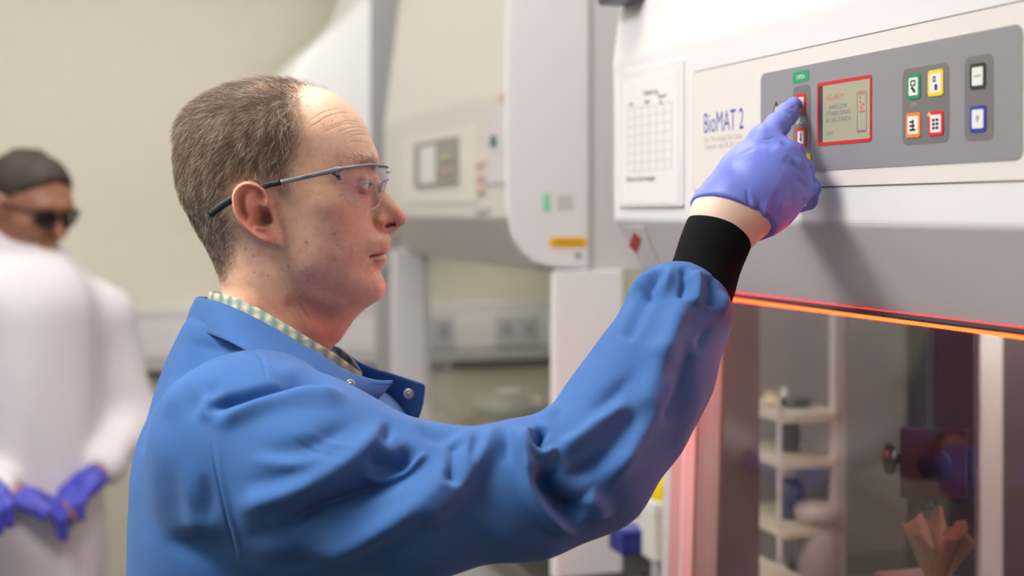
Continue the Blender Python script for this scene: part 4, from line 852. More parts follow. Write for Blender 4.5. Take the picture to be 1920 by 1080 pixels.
# ------------------------------------------------------------------ safety glasses
gl = empty('safety_glasses', h2w(.08, 0, CZ + .03), PHI, "clear safety glasses with silver arms worn by the person in blue", 'safety glasses')
def gpt(px, py, H_, s=1):   # point in the glasses' frame, s = 1 near side, -1 far side
    x, z = HL(px, py, H_); return Vector((float(x) - .08, -H_ * s, float(z) - CZ - .03))
M_silver = mat('silver_frame', (140, 142, 147), .42, metal=.45)
for s in (1, -1):
    lens_c = [(632, 327, .066), (655, 324, .059), (678, 321, .048), (700, 320, .034), (716, 321, .021), (724, 322, .012)]
    top = spl([(630, 325, .0665), (652, 318, .060), (676, 313.5, .049), (700, 311.5, .035), (716, 312.5, .021), (727, 316, .011)], 8)
    bot = spl([(631, 330, .066), (646, 366, .0605), (664, 382, .053), (690, 392, .040), (706, 388, .027), (716, 372, .0175)], 8)
    bm = bmesh.new(); rows = []; m_ = 14
    for i in range(len(top)):
        r = []
        for j in range(m_ + 1):
            t = j / m_; a = top[i] * (1 - t) + bot[i] * t; bul = 4 * t * (1 - t); r.append(bm.verts.new(gpt(a[0], a[1], a[2] + .0015 * bul, s) + Vector((.0022 * bul, 0, 0))))
        rows.append(r)
    for i in range(len(rows) - 1):
        for j in range(m_): bm.faces.new((rows[i][j], rows[i + 1][j], rows[i + 1][j + 1], rows[i][j + 1]))
    o = obj('lens', bm, M_lens, gl, True); md = o.modifiers.new('s', 'SOLIDIFY'); md.thickness = .0018
    bm = bmesh.new(); ed = [gpt(a[0], a[1], a[2], s) for a in bot] + [gpt(723, 345, .0135, s), gpt(727, 325, .011, s)]; tube(bm, ed, .00042, 8); obj('lens_edge', bm, mat('lens_rim', (205, 202, 216), .2), o, True)
    bm = bmesh.new(); tube(bm, [gpt(a[0], a[1] - 1.5, a[2] + .001, s) for a in spl([(626, 320.5, .0705), (640, 317.5, .0665), (656, 315.0, .0610), (676, 312, .0495), (700, 310, .0355), (716, 311.5, .021), (728, 315, .0105)], 6)], [.0010, .0014, .0018] + list(np.linspace(.0020, .0008, 34)), 10); obj('top_rim', bm, M_silver, o, True)
    bm = bmesh.new(); tube(bm, [gpt(*a, s) for a in spl([(524, 342, .0805), (560, 334.5, .0795), (600, 325.5, .0765), (625, 320, .0715), (642, 317, .066)], 6)], list(np.linspace(.0021, .0026, 18)) + [.0030, .0034, .0036, .0034, .0028, .0022, .0012], 12, .55); arm_o = obj('temple_arm', bm, M_silver, gl, True)
    bm = bmesh.new(); tube(bm, [gpt(*a, s) for a in ((626, 323, .0715), (632, 327, .069), (636, 334, .067))], [.003, .0026, .0022], 10, .6); tube(bm, [gpt(636, 335, .0655, s), gpt(636, 335, .070, s)], .0018, 10); obj('hinge', bm, mat('steel_dark', (110, 114, 118), .25, metal=.9), arm_o, True)
    bm = bmesh.new(); tube(bm, [gpt(*a, s) for a in spl([(392, 403, .0755), (405, 393, .078), (420, 382, .0795), (440, 371, .0805), (470, 357, .0775), (500, 347, .0785), (526, 341.5, .0805)], 6)], [.0022, .0036] + [.0040] * 22 + list(np.linspace(.0036, .0028, 13)), 12, .6); obj('ear_sleeve', bm, mat('rubber_black', (22, 24, 26), .55), arm_o, True)
t = text('SAFETY', 0, 0, 0, .0032, mat('print_black', (30, 32, 34), .5), None)
p0 = gpt(566, 335.5, .0813); p1 = gpt(592, 329.5, .0795); dx_ = (p1 - p0).normalized(); up = Vector((0, 0, 1)); up = (up - dx_ * up.dot(dx_)).normalized(); nz = dx_.cross(up)
t.matrix_local = Matrix.Translation(p0) @ Matrix((dx_, up, nz)).transposed().to_4x4(); t.parent = arm_o.parent.children[0] if False else gl
bm = bmesh.new(); tube(bm, [gpt(727, 322, .010, 1), gpt(730, 322, 0, 1), gpt(727, 322, .010, -1)], .0016, 8); tube(bm, [gpt(726, 336, .011, 1), gpt(728, 336, 0, 1), gpt(726, 336, .011, -1)], .0013, 8); obj('bridge', bm, mat('lens_rim', (205, 202, 216), .2), gl, True)
for s in (1, -1):
    bm = bmesh.new(); tube(bm, [gpt(724, 337, .011, s), gpt(719, 341, .0085, s), gpt(714, 347, .0075, s), gpt(713, 360, .009, s)], [.0008, .0012, .0028, .002], 8, .5); obj('nose_pad', bm, mat('pad_clear', (190, 185, 200), .2, coat=1), gl, True)
# ------------------------------------------------------------------ coat
M_coat = mat('coat_blue', (56, 100, 160), .75, spec=.25, bump=.35, bscale=1400, sheen=.08)
SL = [(470, 850, 1.30, .090), (600, 902, 1.258, .083), (790, 942, 1.242, .0640), (985, 921, 1.252, .0570), (1104, 878, 1.268, .0550), (1172, 785, 1.295, .0540), (1222, 700, 1.318, .0525), (1270, 592, 1.355, .0525)]
fp = [(tuple(P(450, 885, 1.37)), tuple(P(460, 1010, 1.37)), .070, .070, .05)] + chain(SL, .020) + [(tuple(P(500, 765, 1.36)), tuple(P(470, 845, 1.30)), .058, .082, .03), (tuple(P(470, 745, 1.45)), tuple(P(450, 800, 1.60)), .07, .08, .04), (tuple(P(450, 800, 1.60)), tuple(P(430, 1300, 1.67)), .08, .065, .04), (tuple(P(430, 1300, 1.67)), tuple(P(545, 1680, 1.63)), .065, .045, .03)]
f, lo, ax = union((-.63, 1.10, .78), (.34, 1.80, 1.56), .0055, fp, torso([(a, b, c, d) for a, b, c, d in TR if a < 1900] , 1.46))
cv_, cq_ = iso(f, lo, .0055, .015); cv_ = relax(cv_, cq_, 4, .5); cv_, cq_, cn_ = subdiv(cv_, cq_, 2)
px, py = proj(cv_); vd = cv_ - np.array([0, 0, CZ]); vd /= np.linalg.norm(vd, axis=1)[:, None]; fac = np.clip(-(vd * cn_).sum(1) * 2.2, 0, 1) * (cv_[:, 1] < 1.50)
D = np.zeros(len(cv_))
px_min = lambda q: min(a_[0] for a_ in q)
for pts, amp, sig in (
    # armhole region and shoulder
    ([(386, 782), (400, 765), (428, 752), (470, 742), (512, 730), (569, 716), (640, 722)], -11, 7), ([(395, 805), (430, 785), (480, 765), (540, 748), (600, 740), (660, 752)], 7, 11), ([(470, 650), (490, 672), (499, 700), (500, 722)], -1.8, 2.2), ([(478, 648), (498, 670), (508, 700)], 1.5, 4), ([(500, 672), (545, 690), (600, 690), (650, 708)], 3.5, 9), ([(498, 700), (540, 708), (590, 702)], -4, 7),
    ([(340, 640), (380, 650), (430, 655), (470, 662)], -2.5, 8), ([(400, 690), (360, 715), (325, 760), (305, 800)], 4, 12), ([(430, 715), (385, 740), (350, 790)], -3.5, 10), ([(375, 720), (385, 755), (384, 800)], 4, 10),
    # long diagonal folds of the upper sleeve
    ([(430, 955), (484, 943), (578, 908), (653, 866), (700, 824), (726, 780)], 9, 17), ([(520, 1002), (578, 968), (672, 926), (756, 880), (806, 842)], -15, 15), ([(560, 1058), (658, 1016), (766, 962), (836, 896), (878, 832), (900, 790)], 12, 18),
    ([(684, 866), (742, 862), (780, 836)], -8, 9), ([(676, 894), (719, 898), (775, 866), (805, 846)], 7, 6), ([(858, 825), (850, 870), (838, 918)], -9, 10), ([(930, 785), (920, 830), (898, 868), (850, 930), (780, 990)], 8, 14), ([(905, 812), (888, 850), (868, 880)], -3.5, 9),
    ([(455, 835), (540, 842), (620, 818), (690, 770)], -4, 12), ([(450, 860), (560, 872), (640, 846)], 3, 10), ([(440, 905), (520, 905), (600, 880)], -3, 12), ([(530, 812), (590, 845), (650, 868)], -1.6, 4), ([(560, 800), (620, 830), (680, 850)], 1.5, 6),
    ([(440, 1010), (540, 1000), (600, 1010)], -4, 14), ([(480, 1060), (560, 1056), (680, 1050)], -5, 14), ([(700, 762), (740, 778), (800, 802), (850, 808)], 3, 9), ([(735, 790), (725, 815), (715, 840)], -5, 8), ([(770, 800), (830, 822), (868, 812)], -4, 9), ([(890, 800), (930, 782), (972, 790)], 4, 12), ([(880, 960), (940, 1000), (1000, 1010)], 3, 18),
    # elbow pocket
    ([(1022, 800), (1010, 818), (1004, 842)], -12, 6), ([(1000, 798), (990, 825), (998, 848), (1020, 856), (1050, 838)], 7, 7), ([(960, 790), (975, 830), (986, 868), (998, 922), (1037, 972), (1092, 1000)], 12, 10), ([(1012, 868), (1026, 908), (1062, 952), (1100, 970)], -19, 15), ([(1035, 850), (1070, 836), (1120, 802), (1185, 752)], 9, 11), ([(1095, 930), (1120, 950), (1125, 975)], 7, 12), ([(1000, 780), (1026, 770), (1052, 778)], 5, 11), ([(965, 800), (955, 835), (945, 880)], -2.5, 9),
    ([(1050, 890), (1100, 880), (1160, 830), (1215, 750)], -7, 12), ([(1130, 900), (1180, 850), (1235, 760), (1265, 690)], 6, 13), ([(1100, 780), (1160, 730), (1200, 690)], -4, 10),
    # forearm and gathered end
    ([(1240, 800), (1275, 720), (1300, 640)], -6, 10), ([(1260, 860), (1300, 760), (1325, 680)], 5, 10), ([(1200, 640), (1235, 660), (1280, 640)], 4, 14), ([(1168, 640), (1190, 600), (1220, 540)], -6, 10), ([(1180, 560), (1210, 520), (1235, 495)], 5, 10), ([(1236, 500), (1228, 525), (1205, 560)], -5.5, 6), ([(1258, 490), (1255, 520), (1240, 560)], 5, 7), ([(1280, 496), (1285, 530), (1275, 570)], -5.5, 6), ([(1305, 505), (1308, 540), (1300, 580)], 5.5, 7), ([(1328, 515), (1335, 545), (1328, 580)], -5.5, 6), ([(1350, 540), (1355, 570), (1348, 600)], 5, 7), ([(1345, 600), (1320, 630), (1310, 670)], -5, 8),
    ([(1300, 530), (1262, 620), (1215, 740), (1165, 850), (1130, 930)], 9, 15), ([(1345, 600), (1310, 700), (1262, 800), (1215, 890)], -3, 14),
    # back
    ([(345, 640), (330, 700), (300, 790)], 3, 14), ([(300, 850), (320, 930), (330, 1010)], -3, 16), ([(350, 850), (360, 940), (370, 1040)], 2.5, 14), ([(300, 1000), (380, 1030), (460, 1050)], -6, 16), ([(330, 970), (390, 985), (430, 1010)], 3, 12), ([(380, 880), (392, 930), (402, 980)], -3, 9),
    # seams
    ([(391, 790), (396, 830), (405, 883), (421, 960), (437, 1022), (445, 1075)], -2.2, 2.0), ([(400, 790), (405, 830), (414, 883), (430, 960), (446, 1022), (454, 1075)], 2.0, 4)):
    D += stroke(px, py, pts, 1.15 * amp / 1000, sig, taper=.2 if abs(amp) > 5 and px_min(pts) > 380 else .45) * fac
D += .0022 * vnoise(cv_, 16, 11) + .0012 * vnoise(cv_ * np.array([1, 1, .6]), 45, 12)
away = 1 - fac; D += away * .006 * vnoise(cv_ * np.array([1, 1, .5]), 18, 13)
cv_ = cv_ + cn_ * D[:, None]
coat = child('lab_coat', cv_, cq_, M_coat, 'blue cotton lab coat')
def ribbon(name, top, bot, m, parent, thick=.0022, rows=8, n=8, bulge=0.0, lab=None):
    a = spl([tuple(P(*p)) for p in top], n); b_ = spl([tuple(P(*p)) for p in bot], n); bm = bmesh.new(); R_ = []
    cen = a.mean(0)
    for i in range(len(a)):
        r = []
        for j in range(rows + 1):
            t = j / rows; p = a[i] * (1 - t) + b_[i] * t; o_ = p - cen; o_[2] = 0; o_ /= np.linalg.norm(o_) + 1e-9; r.append(bm.verts.new(p + o_ * bulge * 4 * t * (1 - t)))
        R_.append(r)
    for i in range(len(R_) - 1):
        for j in range(rows): bm.faces.new((R_[i][j], R_[i + 1][j], R_[i + 1][j + 1], R_[i][j + 1]))
    o = obj(name, bm, m, parent, True); md = o.modifiers.new('s', 'SOLIDIFY'); md.thickness = thick; md.offset = 0; md = o.modifiers.new('b', 'SUBSURF'); md.levels = 1; md.render_levels = 1
    if lab: o['label'] = lab
    return o
CT = [(738, 713, 1.395), (700, 711, 1.380), (650, 695, 1.366), (600, 664, 1.360), (560, 641, 1.360), (500, 607, 1.366), (440, 577, 1.382), (395, 561, 1.415), (371, 557, 1.465), (385, 556, 1.515), (440, 564, 1.545), (520, 590, 1.555), (600, 630, 1.558), (680, 681, 1.548), (740, 701, 1.53), (797, 720, 1.50)]
CB = [(704, 752, 1.375), (680, 756, 1.362), (640, 745, 1.333), (590, 728, 1.318), (545, 708, 1.312), (486, 672, 1.318), (430, 642, 1.342), (380, 622, 1.40), (350, 613, 1.465), (368, 616, 1.53), (430, 625, 1.565), (520, 650, 1.575), (600, 695, 1.578), (672, 745, 1.565), (732, 772, 1.535), (785, 786, 1.50)]
cc = ribbon('collar', CT, CB, M_coat, coat, .0028, 8, 8, .002)
# stitching along the collar edge
bm = bmesh.new(); a = spl([tuple(P(p[0], p[1] + 7, p[2] - .0046)) for p in CT[:8]], 40)
for i in range(0, len(a) - 2, 3): tube(bm, [a[i], a[i + 2] * .8 + a[i] * .2], .00035, 4)
obj('stitching', bm, mat('thread_navy', (24, 60, 140), .7), cc)
def snap(px, py, Y, r, n=(0, -1, 0), nm='snap_fastener'):
    n = Vector(n).normalized(); bm = bmesh.new(); c = P(px, py, Y); lathe(bm, [(r, 0), (r, .0012), (r * .85, .002), (r * .5, .0012), (r * .42, .0012), (r * .40, .002), (r * .2, .0026), (0.0001, .0026)], c, 24, n); return obj(nm, bm, mat('snap_metal', (214, 206, 196), .25, metal=.85), coat, True)
snap(766, 739, 1.504, .0056, (.2, -1, .05)); 
snap(657, 719, 1.349, .0042, (.1, -1, .1))
# shirt collar
m_pl = bpy.data.materials.new('plaid_shirt'); m_pl.use_nodes = True; nt = m_pl.node_tree; b = nt.nodes['Principled BSDF']; b.inputs['Roughness'].default_value = .8
tc = nt.nodes.new('ShaderNodeTexCoord'); ws = []
for i, (sc, d) in enumerate(((26, 'X'), (34, 'Z'), (18, 'X'))):
    wv = nt.nodes.new('ShaderNodeTexWave'); wv.bands_direction = d; wv.inputs['Scale'].default_value = sc; wv.inputs['Distortion'].default_value = 1.5; wv.inputs['Detail Scale'].default_value = 3; nt.links.new(tc.outputs['Object'], wv.inputs['Vector']); ws.append(wv)
m1 = nt.nodes.new('ShaderNodeMix'); m1.data_type = 'RGBA'; m1.inputs['A'].default_value = srgb((116, 134, 118)); m1.inputs['B'].default_value = srgb((205, 196, 168)); nt.links.new(ws[0].outputs['Fac'], m1.inputs['Factor'])
m2 = nt.nodes.new('ShaderNodeMix'); m2.data_type = 'RGBA'; m2.inputs['B'].default_value = srgb((96, 122, 140)); nt.links.new(m1.outputs['Result'], m2.inputs['A']); mm = nt.nodes.new('ShaderNodeMath'); mm.operation = 'MULTIPLY'; mm.inputs[1].default_value = .55; nt.links.new(ws[1].outputs['Fac'], mm.inputs[0]); nt.links.new(mm.outputs[0], m2.inputs['Factor'])
nt.links.new(m2.outputs['Result'], b.inputs['Base Color'])
ST = [(676, 698, 1.425), (655, 682, 1.402), (625, 661, 1.388), (585, 637, 1.378), (540, 609, 1.374), (480, 575, 1.382), (430, 554, 1.405), (396, 547, 1.455), (410, 547, 1.51), (470, 562, 1.53), (550, 605, 1.528), (610, 640, 1.51), (640, 653, 1.49), (662, 674, 1.47), (678, 697, 1.45)]
SB = [(p[0] - 6, p[1] + 34, p[2] - (.004 if i < 7 else -.004)) for i, p in enumerate(ST)]
ribbon('shirt_collar', ST, SB, m_pl, man, .0024, 5, 8, .001, 'green and beige checked shirt collar')
# knit cuff
def tubeprof(name, pts, rad, m, parent, n=48, ribs=0, thick=0, lab=None):
    pts = [Vector(p) for p in pts]; bm = bmesh.new(); rows = []
    for i, p in enumerate(pts):
        t = (pts[min(i + 1, len(pts) - 1)] - pts[max(i - 1, 0)]).normalized(); u = t.cross(Vector((0, 1, 0))).normalized(); v = u.cross(t)
        rows.append([bm.verts.new(p + (u * math.cos(2 * math.pi * k / n) + v * math.sin(2 * math.pi * k / n)) * (rad[i] + (ribs * (1 if k % 2 else -1) if ribs else 0))) for k in range(n)])
    for i in range(len(rows) - 1):
        for k in range(n): bm.faces.new((rows[i][k], rows[i][(k + 1) % n], rows[i + 1][(k + 1) % n], rows[i + 1][k]))
    o = obj(name, bm, m, parent, True)
    if thick: md = o.modifiers.new('s', 'SOLIDIFY'); md.thickness = thick; md.offset = -1
    if lab: o['label'] = lab
    return o
cpts = spl([tuple(CUFA - ARMD * .03), tuple(CUFA - ARMD * .004), tuple(CUFA.lerp(CUFB, .5) + Vector((-.001, 0, 0))), tuple(CUFB)], 6)
tubeprof('knit_cuff', cpts, np.interp(np.linspace(0, 1, len(cpts)), [0, .35, .55, .8, .95, 1], [.033, .0335, .0325, .0335, .0335, .0322]), mat('knit_black', (9, 9, 10), .9, spec=.2, bump=.5, bscale=900), man, 200, .00012, 0, 'black ribbed knit cuff')
# ------------------------------------------------------------------ glove
M_glove = mat('glove_nitrile', (118, 130, 222), .42, bump=.06, bscale=500, spec=.45)
GC = P(1362, 412, 1.388); GD = (P(1400, 352, 1.386) - P(1350, 432, 1.388)).normalized()
gp = hand(1.0) + [(tuple(GC - GD * .012), tuple(GC + GD * .012), .0325, .0305, .012), (tuple(GC + GD * .012), tuple(GC + GD * .045), .0295, .024, .015)]
f, lo, ax = union(np.array(P(1340, 470, 1.37)) - .06, np.array(P(1510, 170, 1.43)) + .07, .0014, gp, None)
X, Y, Z = ax[0][:, None, None], ax[1][None, :, None], ax[2][None, None, :]
rim = (P(1413, 455, 1.388) - P(1298, 392, 1.388)).normalized(); rn = Vector((0, 1, 0)).cross(rim).normalized()
if rn.dot(GD) < 0: rn = -rn
rn = (rn + Vector((0, .5, 0))).normalized()
cutd = (X - GC[0]) * rn[0] + (Y - GC[1]) * rn[1] + (Z - GC[2]) * rn[2]
innr = cap(X, Y, Z, tuple(GC - rn * .02), tuple(GC + rn * .006), .0305, .0295)
f = np.maximum(np.maximum(f, -cutd), -innr); v_, q_ = iso(f, lo, .0014, .004); v_ = relax(v_, q_, 3, .5); v_, q_, n_ = subdiv(v_, q_, 1)
px, py = proj(v_); D = np.zeros(len(v_)); vd = v_ - np.array([0, 0, CZ]); vd /= np.linalg.norm(vd, axis=1)[:, None]; fac = np.clip(-(vd * n_).sum(1) * 2, 0, 1)
for pts, amp, sig in (([(1425, 262), (1440, 262), (1455, 257)], -1.0, 2), ([(1420, 268), (1436, 270), (1452, 266)], -.8, 2), ([(1382, 293), (1400, 284), (1418, 276)], -.7, 2.2), ([(1372, 303), (1392, 296), (1412, 292)], -.6, 2.2), ([(1448, 272), (1462, 290), (1478, 302)], 1.6, 7), ([(1460, 262), (1482, 280), (1503, 305)], -2.2, 4), ([(1468, 272), (1490, 276), (1507, 288)], 1.4, 6), ([(1478, 300), (1500, 318), (1515, 336)], -2.2, 4), ([(1488, 332), (1505, 345), (1520, 356)], -1.8, 4),
                     ([(1398, 352), (1402, 372), (1404, 392)], -1.0, 2.5), ([(1404, 350), (1412, 374), (1416, 396)], .9, 3), ([(1425, 372), (1422, 395), (1415, 425)], -.9, 3), ([(1440, 366), (1436, 395), (1428, 420)], .8, 3), ([(1455, 355), (1452, 380), (1446, 405)], -1.0, 3), ([(1470, 350), (1470, 372), (1462, 396)], .8, 3), ([(1484, 348), (1486, 366), (1480, 388)], -1.0, 3), ([(1320, 378), (1350, 378), (1385, 392)], .9, 3), ([(1322, 366), (1352, 365), (1395, 378)], -.6, 2.5),
                     ([(1470, 205), (1480, 212), (1488, 208)], -1.2, 1.6), ([(1476, 198), (1484, 203), (1494, 200)], -1.0, 1.5), ([(1462, 212), (1470, 222), (1478, 224)], -.8, 1.6), ([(1480, 190), (1490, 194), (1498, 192)], .8, 1.6), ([(1466, 206), (1476, 204), (1486, 196)], .7, 1.4), ([(1436, 240), (1446, 246), (1456, 248)], -.6, 1.8), ([(1502, 372), (1512, 382), (1512, 392)], -2.0, 3)):
    D += (.95 if abs(pts[0][1] - pts[-1][1]) > 18 else .55) * stroke(px, py, pts, amp / 1000, sig, taper=.3) * fac
D += .0008 * vnoise(v_, 45, 21) + .0004 * vnoise(v_ * np.array([1.4, 1, .7]), 160, 22)
v_ = v_ + n_ * D[:, None]; glv = child('glove', v_, q_, M_glove, 'blue-violet nitrile glove')

# ------------------------------------------------------------------ people behind
M_gown = mat('gown_white', (216, 210, 214), .8, bump=.3, bscale=300, var=.03)
M_skin2 = mat('skin_brown', (150, 100, 76), .5, sss=0); M_skin3 = mat('skin_pale', (205, 150, 126), .5)
M_hair2 = mat('hair_dark', (52, 38, 30), .6, bump=1, bscale=200); M_nit = mat('glove_deep', (62, 66, 176), .42)
def fold_noise(V, amp, sc, seed): return V + vnormals(V, V_Q) * (amp * vnoise(V * np.array([1, 1, .35]), sc, seed))[:, None]
def figure(label, ox, oy, yaw, skin, hairm, coatm, glovem, cuffm, head, arms, gown_len, hgt=1.60, seed=1, part_labels=None):
    """standing figure; local +x is where the chest faces, z up; arms: (shoulder, elbow, wrist, finger direction) per side"""
    root = None
    R_ = Matrix.Rotation(yaw, 3, 'Z'); T_ = lambda p: tuple(R_ @ Vector(p) + Vector((ox, oy, 0)))
    hz = hgt; hd, hy = head           # head forward offset, head yaw
    Rh = R_ @ Matrix.Rotation(hy, 3, 'Z') @ Matrix.Rotation(math.radians(18), 3, 'Y'); hc = R_ @ Vector((hd, 0, 0)) + Vector((ox, oy, hz - .02))
    Hh = lambda p: tuple(Rh @ Vector(p) + hc)
    pr = [(Hh((-.02, 0, .035)), Hh((.012, 0, .03)), .078, .072, .02), (Hh((.02, 0, -.02)), Hh((.045, 0, -.075)), .06, .036, .03), (Hh((.085, 0, .0)), Hh((.105, 0, -.028)), .008, .0125, .01),
          (Hh((.072, .03, -.03)), Hh((.05, .055, -.02)), .015, .015, .02), (Hh((.072, -.03, -.03)), Hh((.05, -.055, -.02)), .015, .015, .02), (Hh((.086, -.02, -.062)), Hh((.086, .02, -.062)), .008, .008, .008), (Hh((.084, -.016, -.074)), Hh((.084, .016, -.074)), .009, .009, .006), (Hh((.078, 0, -.10)), Hh((.07, 0, -.1)), .018, .018, .02),
          (Hh((.075, -.04, .028)), Hh((.085, 0, .03)), .012, .012, .012), (Hh((.075, .04, .028)), Hh((.085, 0, .03)), .012, .012, .012),
          (Hh((-.012, .076, .01)), Hh((-.006, .078, -.03)), .016, .011, .008, (1, 1, 1)), (Hh((-.012, -.076, .01)), Hh((-.006, -.078, -.03)), .016, .011, .008),
          (Hh((-.02, 0, -.05)), T_((-.01, 0, hz - .22)), .055, .06, .03), (T_((0, -.13, hz - .26)), T_((0, .13, hz - .26)), .07, .07, .05), (T_((0, 0, hz - .3)), T_((0, 0, hz - .75)), .13, .12, .05)]
    for sgn in (-1, 1): pr += [(T_((0, sgn * .09, hz - .8)), T_((0, sgn * .10, .09)), .085, .045, .03), (T_((0, sgn * .10, .06)), T_((.16, sgn * .11, .045)), .045, .035, .02)]
    hands = []
    for sh, el, wr, fd in arms:
        pr += [(T_(sh), T_(el), .05, .04, .02), (T_(el), T_(wr), .04, .027, .02)]
        w = Vector(wr); f_ = Vector(fd).normalized(); sd = f_.cross(Vector((0, 0, 1))); sd = sd.normalized() if sd.length > .1 else Vector((0, 1, 0)); upv = sd.cross(f_).normalized()
        hp_ = [(T_(w), T_(w + f_ * .05), .026, .026, .02), (T_(w + f_ * .04 + sd * .022), T_(w + f_ * .085 + sd * .028), .018, .014, .015), (T_(w + f_ * .04 - sd * .022), T_(w + f_ * .085 - sd * .028), .018, .014, .015)]
        for k in range(4):
            o_ = sd * (-.030 + .020 * k); ln = (.062, .075, .080, .070)[k]; a_ = w + f_ * .085 + o_; b_ = a_ + (f_ * .8 - upv * .35) * ln * .5; c_ = b_ + (f_ * .35 - upv * .9) * ln * .5
            hp_ += [(T_(a_), T_(b_), .0108, .0098, .004), (T_(b_), T_(c_), .0098, .0082, .004)]
        a_ = w + f_ * .02 + sd * .028; hp_ += [(T_(a_), T_(a_ + sd * .028 + f_ * .035), .013, .011, .006), (T_(a_ + sd * .028 + f_ * .035), T_(a_ + sd * .022 + f_ * .065 - upv * .01), .011, .009, .004)]
        hands.append((hp_, T_(wr), T_(Vector(wr) + (Vector(el) - Vector(wr)).normalized() * .05)))
    allp = pr + [q for h_ in hands for q in [(a, b, c * .85, d * .85, e) for a, b, c, d, e in h_[0]]]
    def mk(prims, h, name, m, par, disp=None, cut=None):
        A = np.array([p[i] for p in prims for i in (0, 1)]); lo = A.min(0) - .2; hi = A.max(0) + .2; lo[2] = max(lo[2], 0.001) if name != 'x' else lo[2]
        f, lo, ax = union(lo, hi, h, prims); X, Y, Z = ax[0][:, None, None], ax[1][None, :, None], ax[2][None, None, :]
        if cut is not None: f = np.maximum(f, cut(X, Y, Z))
        V, Q = iso(f, lo, h, 2.5 * h); V = relax(V, Q, 2, .5)
        if disp: V = V + vnormals(V, Q) * (disp[0] * vnoise(V * np.array([1, 1, .3]), disp[1], seed))[:, None]
        V, Q, _ = subdiv(V, Q, 1) if len(V) < 120000 else (V, Q, None); o = npmesh(name, V, Q, m, par); return o
    body = mk(allp, .009, 'person', skin, None); tag(body, label, 'person')
    hr = [(Hh((-.026, 0, .042)), Hh((.010, 0, .046)), .083, .073, .01)]
    Rin = Rh.transposed()
    def hcut(X, Y, Z):
        dx, dy, dz = X - hc.x, Y - hc.y, Z - hc.z; lx = Rin[0][0] * dx + Rin[0][1] * dy + Rin[0][2] * dz; lz = Rin[2][0] * dx + Rin[2][1] * dy + Rin[2][2] * dz
        return np.maximum(np.minimum(lx * .8 - lz + .012, .05), -(lz + .045)) if False else np.maximum((lx * 1.2 - lz + .0) * .6, -(lz + .05))
    mk(hr, .005, 'hair', hairm, body, (.006, 60), hcut)
    gw = [(T_((.0, -.15, hz - .255)), T_((.0, .15, hz - .255)), .075, .075, .06), (T_((.01, 0, hz - .25)), T_((.02, 0, hz - .75)), .155, .16, .06, (1, 1.12, 1)), (T_((.02, 0, hz - .75)), T_((.02, 0, gown_len)), .165, .21, .05, (.9, 1.05, 1)), (Hh((-.03, 0, -.085)), T_((-.01, 0, hz - .22)), .063, .085, .04)]
    for (sh, el, wr, fd) in arms: gw += [(T_(sh), T_(el), .075, .062, .04), (T_(el), T_(Vector(wr).lerp(Vector(el), .12)), .062, .042, .03)]
    gz_ = lambda X, Y, Z: (gown_len - Z) + 0 * X + 0 * Y
    g = mk(gw, .010, 'lab_coat', coatm, body, (.030, 11), gz_)
    if part_labels: g['label'] = part_labels
    for hp_, w0, w1 in hands:
        mk(hp_, .0045, 'glove', glovem, body)
        bm = bmesh.new(); tube(bm, [Vector(w1), Vector(w0).lerp(Vector(w1), .3), Vector(w0)], [.040, .037, .034], 20); obj('cuff', bm, cuffm, body, True)
    return body, Hh
C1 = P(42, 400, 3.06)
b1, H1_ = figure('person with dark hair and glasses in a white gown, blurred beside the cream wall', C1.x, 3.08, math.radians(-52), M_skin2, M_hair2, M_gown, M_nit, M_gown, (.03, math.radians(22)),
    [((0, .17, 1.345), (.04, .235, 1.12), (.17, .10, 1.05), (.45, -.8, -.35)), ((0, -.19, 1.335), (.04, -.25, 1.10), (.20, -.10, 1.03), (.5, .75, -.3))], .35, 1.625, 31, 'long white gown')
gs = empty('safety_glasses', H1_((0, 0, 0)), 0, 'dark framed glasses on the person in the white gown', 'glasses')
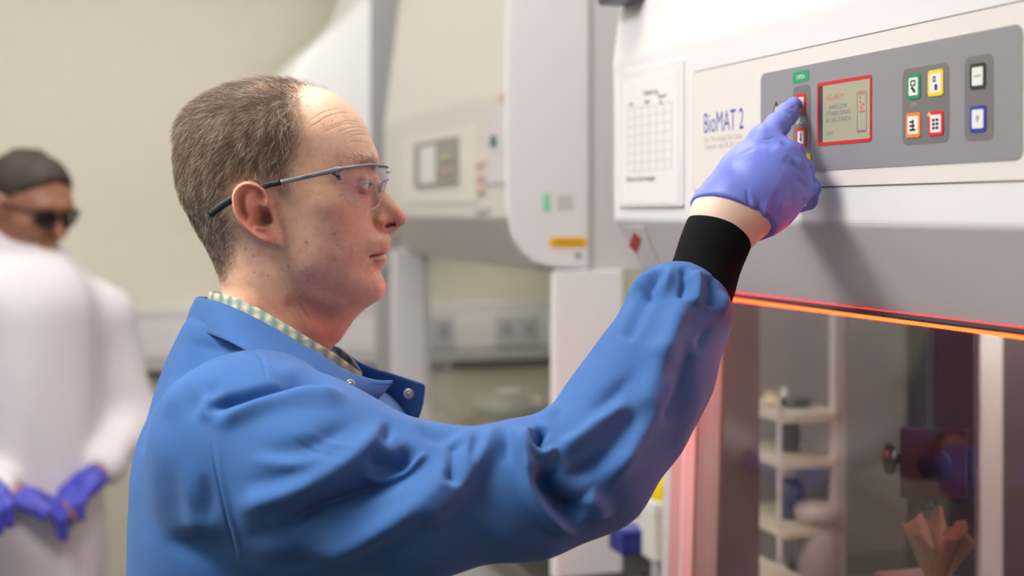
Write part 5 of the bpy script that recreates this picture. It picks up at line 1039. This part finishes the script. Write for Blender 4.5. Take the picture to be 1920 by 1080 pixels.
gi = Matrix.Translation(-Vector(H1_((0, 0, 0))))
for s in (1, -1):
    bm = bmesh.new(); tube(bm, [gi @ Vector(H1_(p)) for p in ((.088, s * .008, .012), (.094, s * .03, .026), (.085, s * .056, .022), (.080, s * .056, -.004), (.090, s * .03, -.014), (.094, s * .010, -.004), (.088, s * .008, .012))], .0032, 8); f_ = obj('rim', bm, M_black, gs, True)
    bm = bmesh.new(); vs = [bm.verts.new(gi @ Vector(H1_(p))) for p in ((.089, s * .009, .012), (.093, s * .03, .025), (.085, s * .055, .021), (.080, s * .055, -.003), (.090, s * .03, -.013), (.092, s * .010, -.004))]; bm.faces.new(vs); o = obj('lens', bm, glass('lens_smoke', (.45, .42, .42)), gs); md = o.modifiers.new('s', 'SOLIDIFY'); md.thickness = .002
    bm = bmesh.new(); tube(bm, [gi @ Vector(H1_(p)) for p in ((.083, s * .058, .016), (.03, s * .078, .014), (-.02, s * .082, .008))], .003, 8); obj('temple_arm', bm, M_black, gs, True)
bm = bmesh.new(); tube(bm, [gi @ Vector(H1_(p)) for p in ((.090, .012, .01), (.095, 0, .012), (.090, -.012, .01))], .0025, 8); obj('bridge', bm, M_black, gs, True)
C2 = P(-385, 890, 2.45)
b2, _h = figure('person in a blue coat with black cuffs mostly outside the frame at the far left', C2.x, 2.45, math.radians(-25), M_skin3, M_hair2, M_coat, M_nit, mat('knit_black', (9, 9, 10), .9), (.03, 0),
    [((0, .19, 1.34), (.05, .25, 1.10), (.27, .12, 1.15), (.9, -.3, -.35)), ((0, -.19, 1.34), (.03, -.25, 1.09), (.26, -.07, 1.16), (.9, .2, -.5))], .45, 1.62, 41, 'blue lab coat')
# lettering curves become plain meshes
dg = bpy.context.evaluated_depsgraph_get()
for o in [o for o in SC.objects if o.type == 'FONT']:
    me = bpy.data.meshes.new_from_object(o.evaluated_get(dg)); n = bpy.data.objects.new('lettering', me); COL.objects.link(n)
    n.parent = o.parent; n.location = o.location; n.rotation_euler = o.rotation_euler; n.scale = o.scale
    bpy.data.objects.remove(o)
